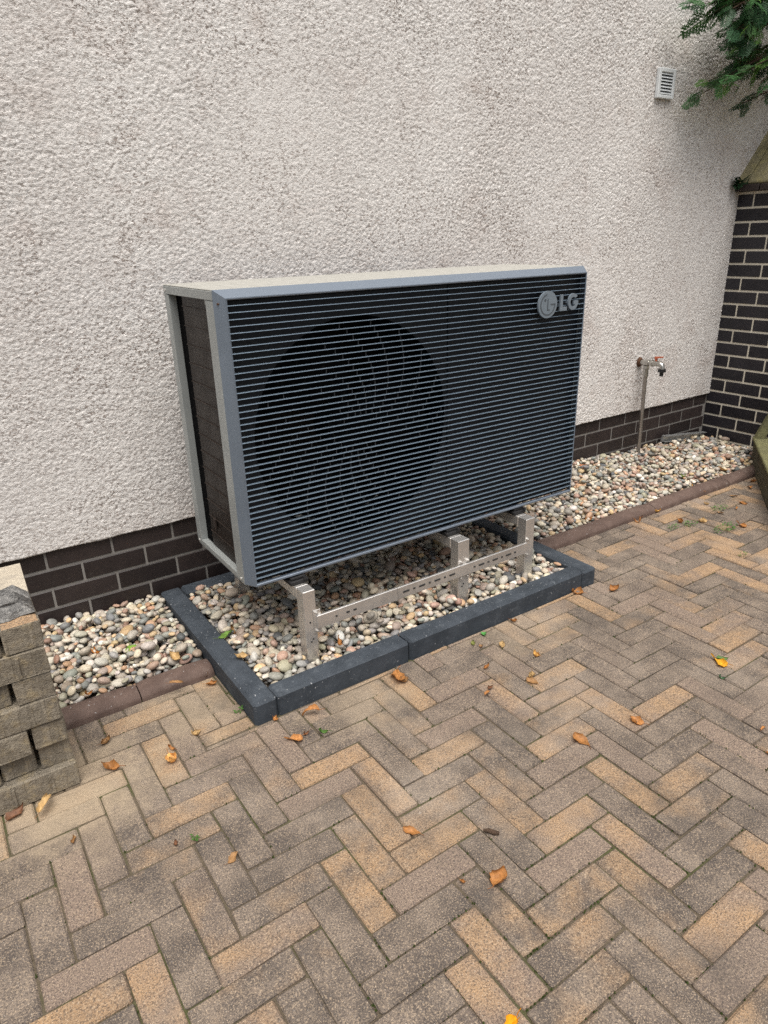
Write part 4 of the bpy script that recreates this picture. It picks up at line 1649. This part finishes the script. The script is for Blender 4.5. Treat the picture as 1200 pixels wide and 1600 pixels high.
GL = [
    (200, 1012, .052, (.24, .40, .07), "fresh green leaf standing on the pebbles beside the plinth", gr_left),
    (157, 1014, .046, (.72, .28, .05), "bright orange leaf on the pebbles left of the green leaf", gr_left),
    (167, 1008, .03, ORANGE, "small orange leaf touching the bright orange one on the pebbles", gr_left),
    (281, 1031, .044, PALE, "pale yellow leaf on the pebbles at the end of the edging", gr_left),
    (146, 1083, .036, ORANGE, "orange leaf on the pebbles at the edging near the paver pile", gr_left),
    (192, 958, .040, TAN, "tan leaf on the pebbles close to the plinth", gr_left),
    (365, 994, .055, TAN, "brown leaf on the pebbles inside the left kerb", gr_ring),
    (387, 1026, .040, PALE, "pale leaf on the pebbles inside the left kerb", gr_ring),
    (412, 1034, .044, (.66, .46, .22), "straw coloured leaf on the pebbles at the left front of the kerb frame", gr_ring),
    (311, 930, .050, (.45, .20, .08), "rusty leaf litter at the rear left corner inside the kerb frame", gr_ring),
    (536, 1010, .040, ORANGE, "orange leaf on the pebbles behind the front kerb joint", gr_ring),
    (404, 937, .05, BROWN, "brown leaf on the pebbles behind the front left leg of the stand", gr_ring),
    (579, 891, .05, (.06, .11, .02), "dull green leaf on the shaded pebbles under the heat pump", gr_ring),
    (1058, 702, .060, ORANGE, "upright orange leaf on the pebbles next to the metal profile", gr_right),
    (1126, 731, .065, (.72, .42, .15), "light orange leaf on the pebbles near the garden wall", gr_right),
    (905, 728, .06, (.55, .24, .12), "reddish leaf on the pebbles just right of the heat pump", gr_right),
    (1070, 747, .05, (.22, .32, .06), "green leaf on the pebbles beside the long brown edging", gr_right),
    (913, 812, .045, ORANGE, "orange leaf on the pebbles at the near end of the long edging", gr_right),
]
for (px, py, s_, c_, lb, gr) in GL:
    put_leaf(px, py, s_, c_, lb, "fallen leaves on the pebbles", gr=gr)
o = put_leaf(266, 1071, .036, TAN, "tan leaf lying on top of the short brown edging", "fallen leaves on the kerbs", z=.036)
o = put_leaf(341, 997, .044, (.20, .36, .07), "green leaf lying on the left stone of the anthracite kerb", "fallen leaves on the kerbs", z=.077)

p = ground(768, 1300, .006)
o = MB().tube([(-.022, 0, .006), (-.008, .002, .007), (.008, -.001, .007), (.02, .002, .006)], [.003, .006, .0065, .004], 8).build("twig", M['bark'], None, True)
o.location = (p.x, p.y, 0)
o.rotation_euler = (0, 0, -.9)
tag(o, "short dark twig lying on the paving beside the single orange leaf", "twig")

# ================================================================== WEEDS AND MOSS IN THE JOINTS
def weed(px, py, n, size, label, seed):
    r = random.Random(seed)
    p = ground(px, py, 0)
    mb = MB()
    cols = []
    for k in range(n):
        a, rr_ = r.uniform(0, 6.28), size * math.sqrt(r.random())
        c = Vector((math.cos(a) * rr_ * 1.5, math.sin(a) * rr_ * .7, r.uniform(.003, .016)))
        l, wd = r.uniform(.006, .013), r.uniform(.0025, .005)
        d = Vector((math.cos(a + r.uniform(-1, 1)), math.sin(a + r.uniform(-1, 1)), r.uniform(-.2, .5))).normalized()
        s = d.cross(Vector((0, 0, 1))).normalized()
        mb.add([c - s * wd * .3, c + d * l * .5 - s * wd, c + d * l, c + d * l * .5 + s * wd], [(0, 1, 2, 3)])
        mb.add([c * .9 - Vector((0, 0, c.z * .9)), c * .9 - Vector((.001, 0, c.z * .9)), c], [(0, 1, 2)])
        g_ = r.uniform(.7, 1.3)
        cols += [(.075 * g_, .19 * g_, .035 * g_, 1)] * 7
    o = mb.build("weed", M['leaf'])
    o.location = (p.x, p.y, .001)
    o.color = (1, 1, 1, 1)
    at = o.data.color_attributes.new("Col", 'FLOAT_COLOR', 'POINT')
    at.data.foreach_set("color", np.array(cols, dtype=np.float32).ravel())
    tag(o, label, "weed", "green weeds in the paving joints")


weed(1132, 827, 110, .055, "largest green weed patch in the joints of the far paving", 1)
weed(1123, 796, 60, .040, "green weed behind the largest patch on the far paving", 2)
weed(1078, 820, 55, .035, "green weed left of the largest patch on the far paving", 3)
weed(1052, 826, 30, .025, "small green weed on the far paving nearest the heat pump", 4)
weed(983, 806, 26, .025, "small green weed at the foot of the long brown edging", 5)
weed(1160, 869, 14, .018, "tiny green weed alone in a joint at the right", 6)
weed(908, 838, 14, .018, "tiny yellowish weed beside the near end of the long edging", 7)
weed(194, 1097, 30, .016, "small green weed at the foot of the short brown edging", 8)
weed(376, 1112, 14, .010, "small green weed at the outer foot of the left kerb", 9)
weed(306, 1312, 8, .007, "tiny green weed in a joint at the lower left", 10)

# moss and grit along the joints
mm = MB()
mcol = []
rm = random.Random(77)
for (size, q, vert) in stones[:260]:
    X0, X1, Y0, Y1 = q
    pc = project(((X0 + X1) / 2, (Y0 + Y1) / 2, 0))
    if not pc:
        continue
    dens = 1.0 if pc[0] > 620 and pc[1] > 1150 else .30
    for k in range(int(26 * dens * rm.random() ** 1.6)):
        if rm.random() < .55:
            x, y = rm.uniform(X0, X1), Y0
        else:
            x, y = X0, rm.uniform(Y0, Y1)
        x += rm.gauss(0, .0012)
        y += rm.gauss(0, .0012)
        s_ = rm.uniform(.0012, .0034)
        a = rm.uniform(0, 6.28)
        c, s = math.cos(a) * s_, math.sin(a) * s_
        zt_ = rm.uniform(.0005, .0032)
        mm.add([(x + c, y + s, -.004), (x - s, y + c, -.004), (x - c, y - s, -.004), (x + s, y - c, -.004), (x + rm.uniform(-.001, .001), y, zt_)], [(0, 1, 4), (1, 2, 4), (2, 3, 4), (3, 0, 4)])
        g_ = rm.uniform(.7, 1.25)
        mcol += [((.060 * g_, .090 * g_, .022 * g_, 1) if rm.random() < .8 else (.16, .13, .09, 1))] * 5
o = mm.build("moss", M['leaf'])
o.color = (1, 1, 1, 1)
at = o.data.color_attributes.new("Col", 'FLOAT_COLOR', 'POINT')
at.data.foreach_set("color", np.array(mcol, dtype=np.float32).ravel())
tag(o, kind='stuff')
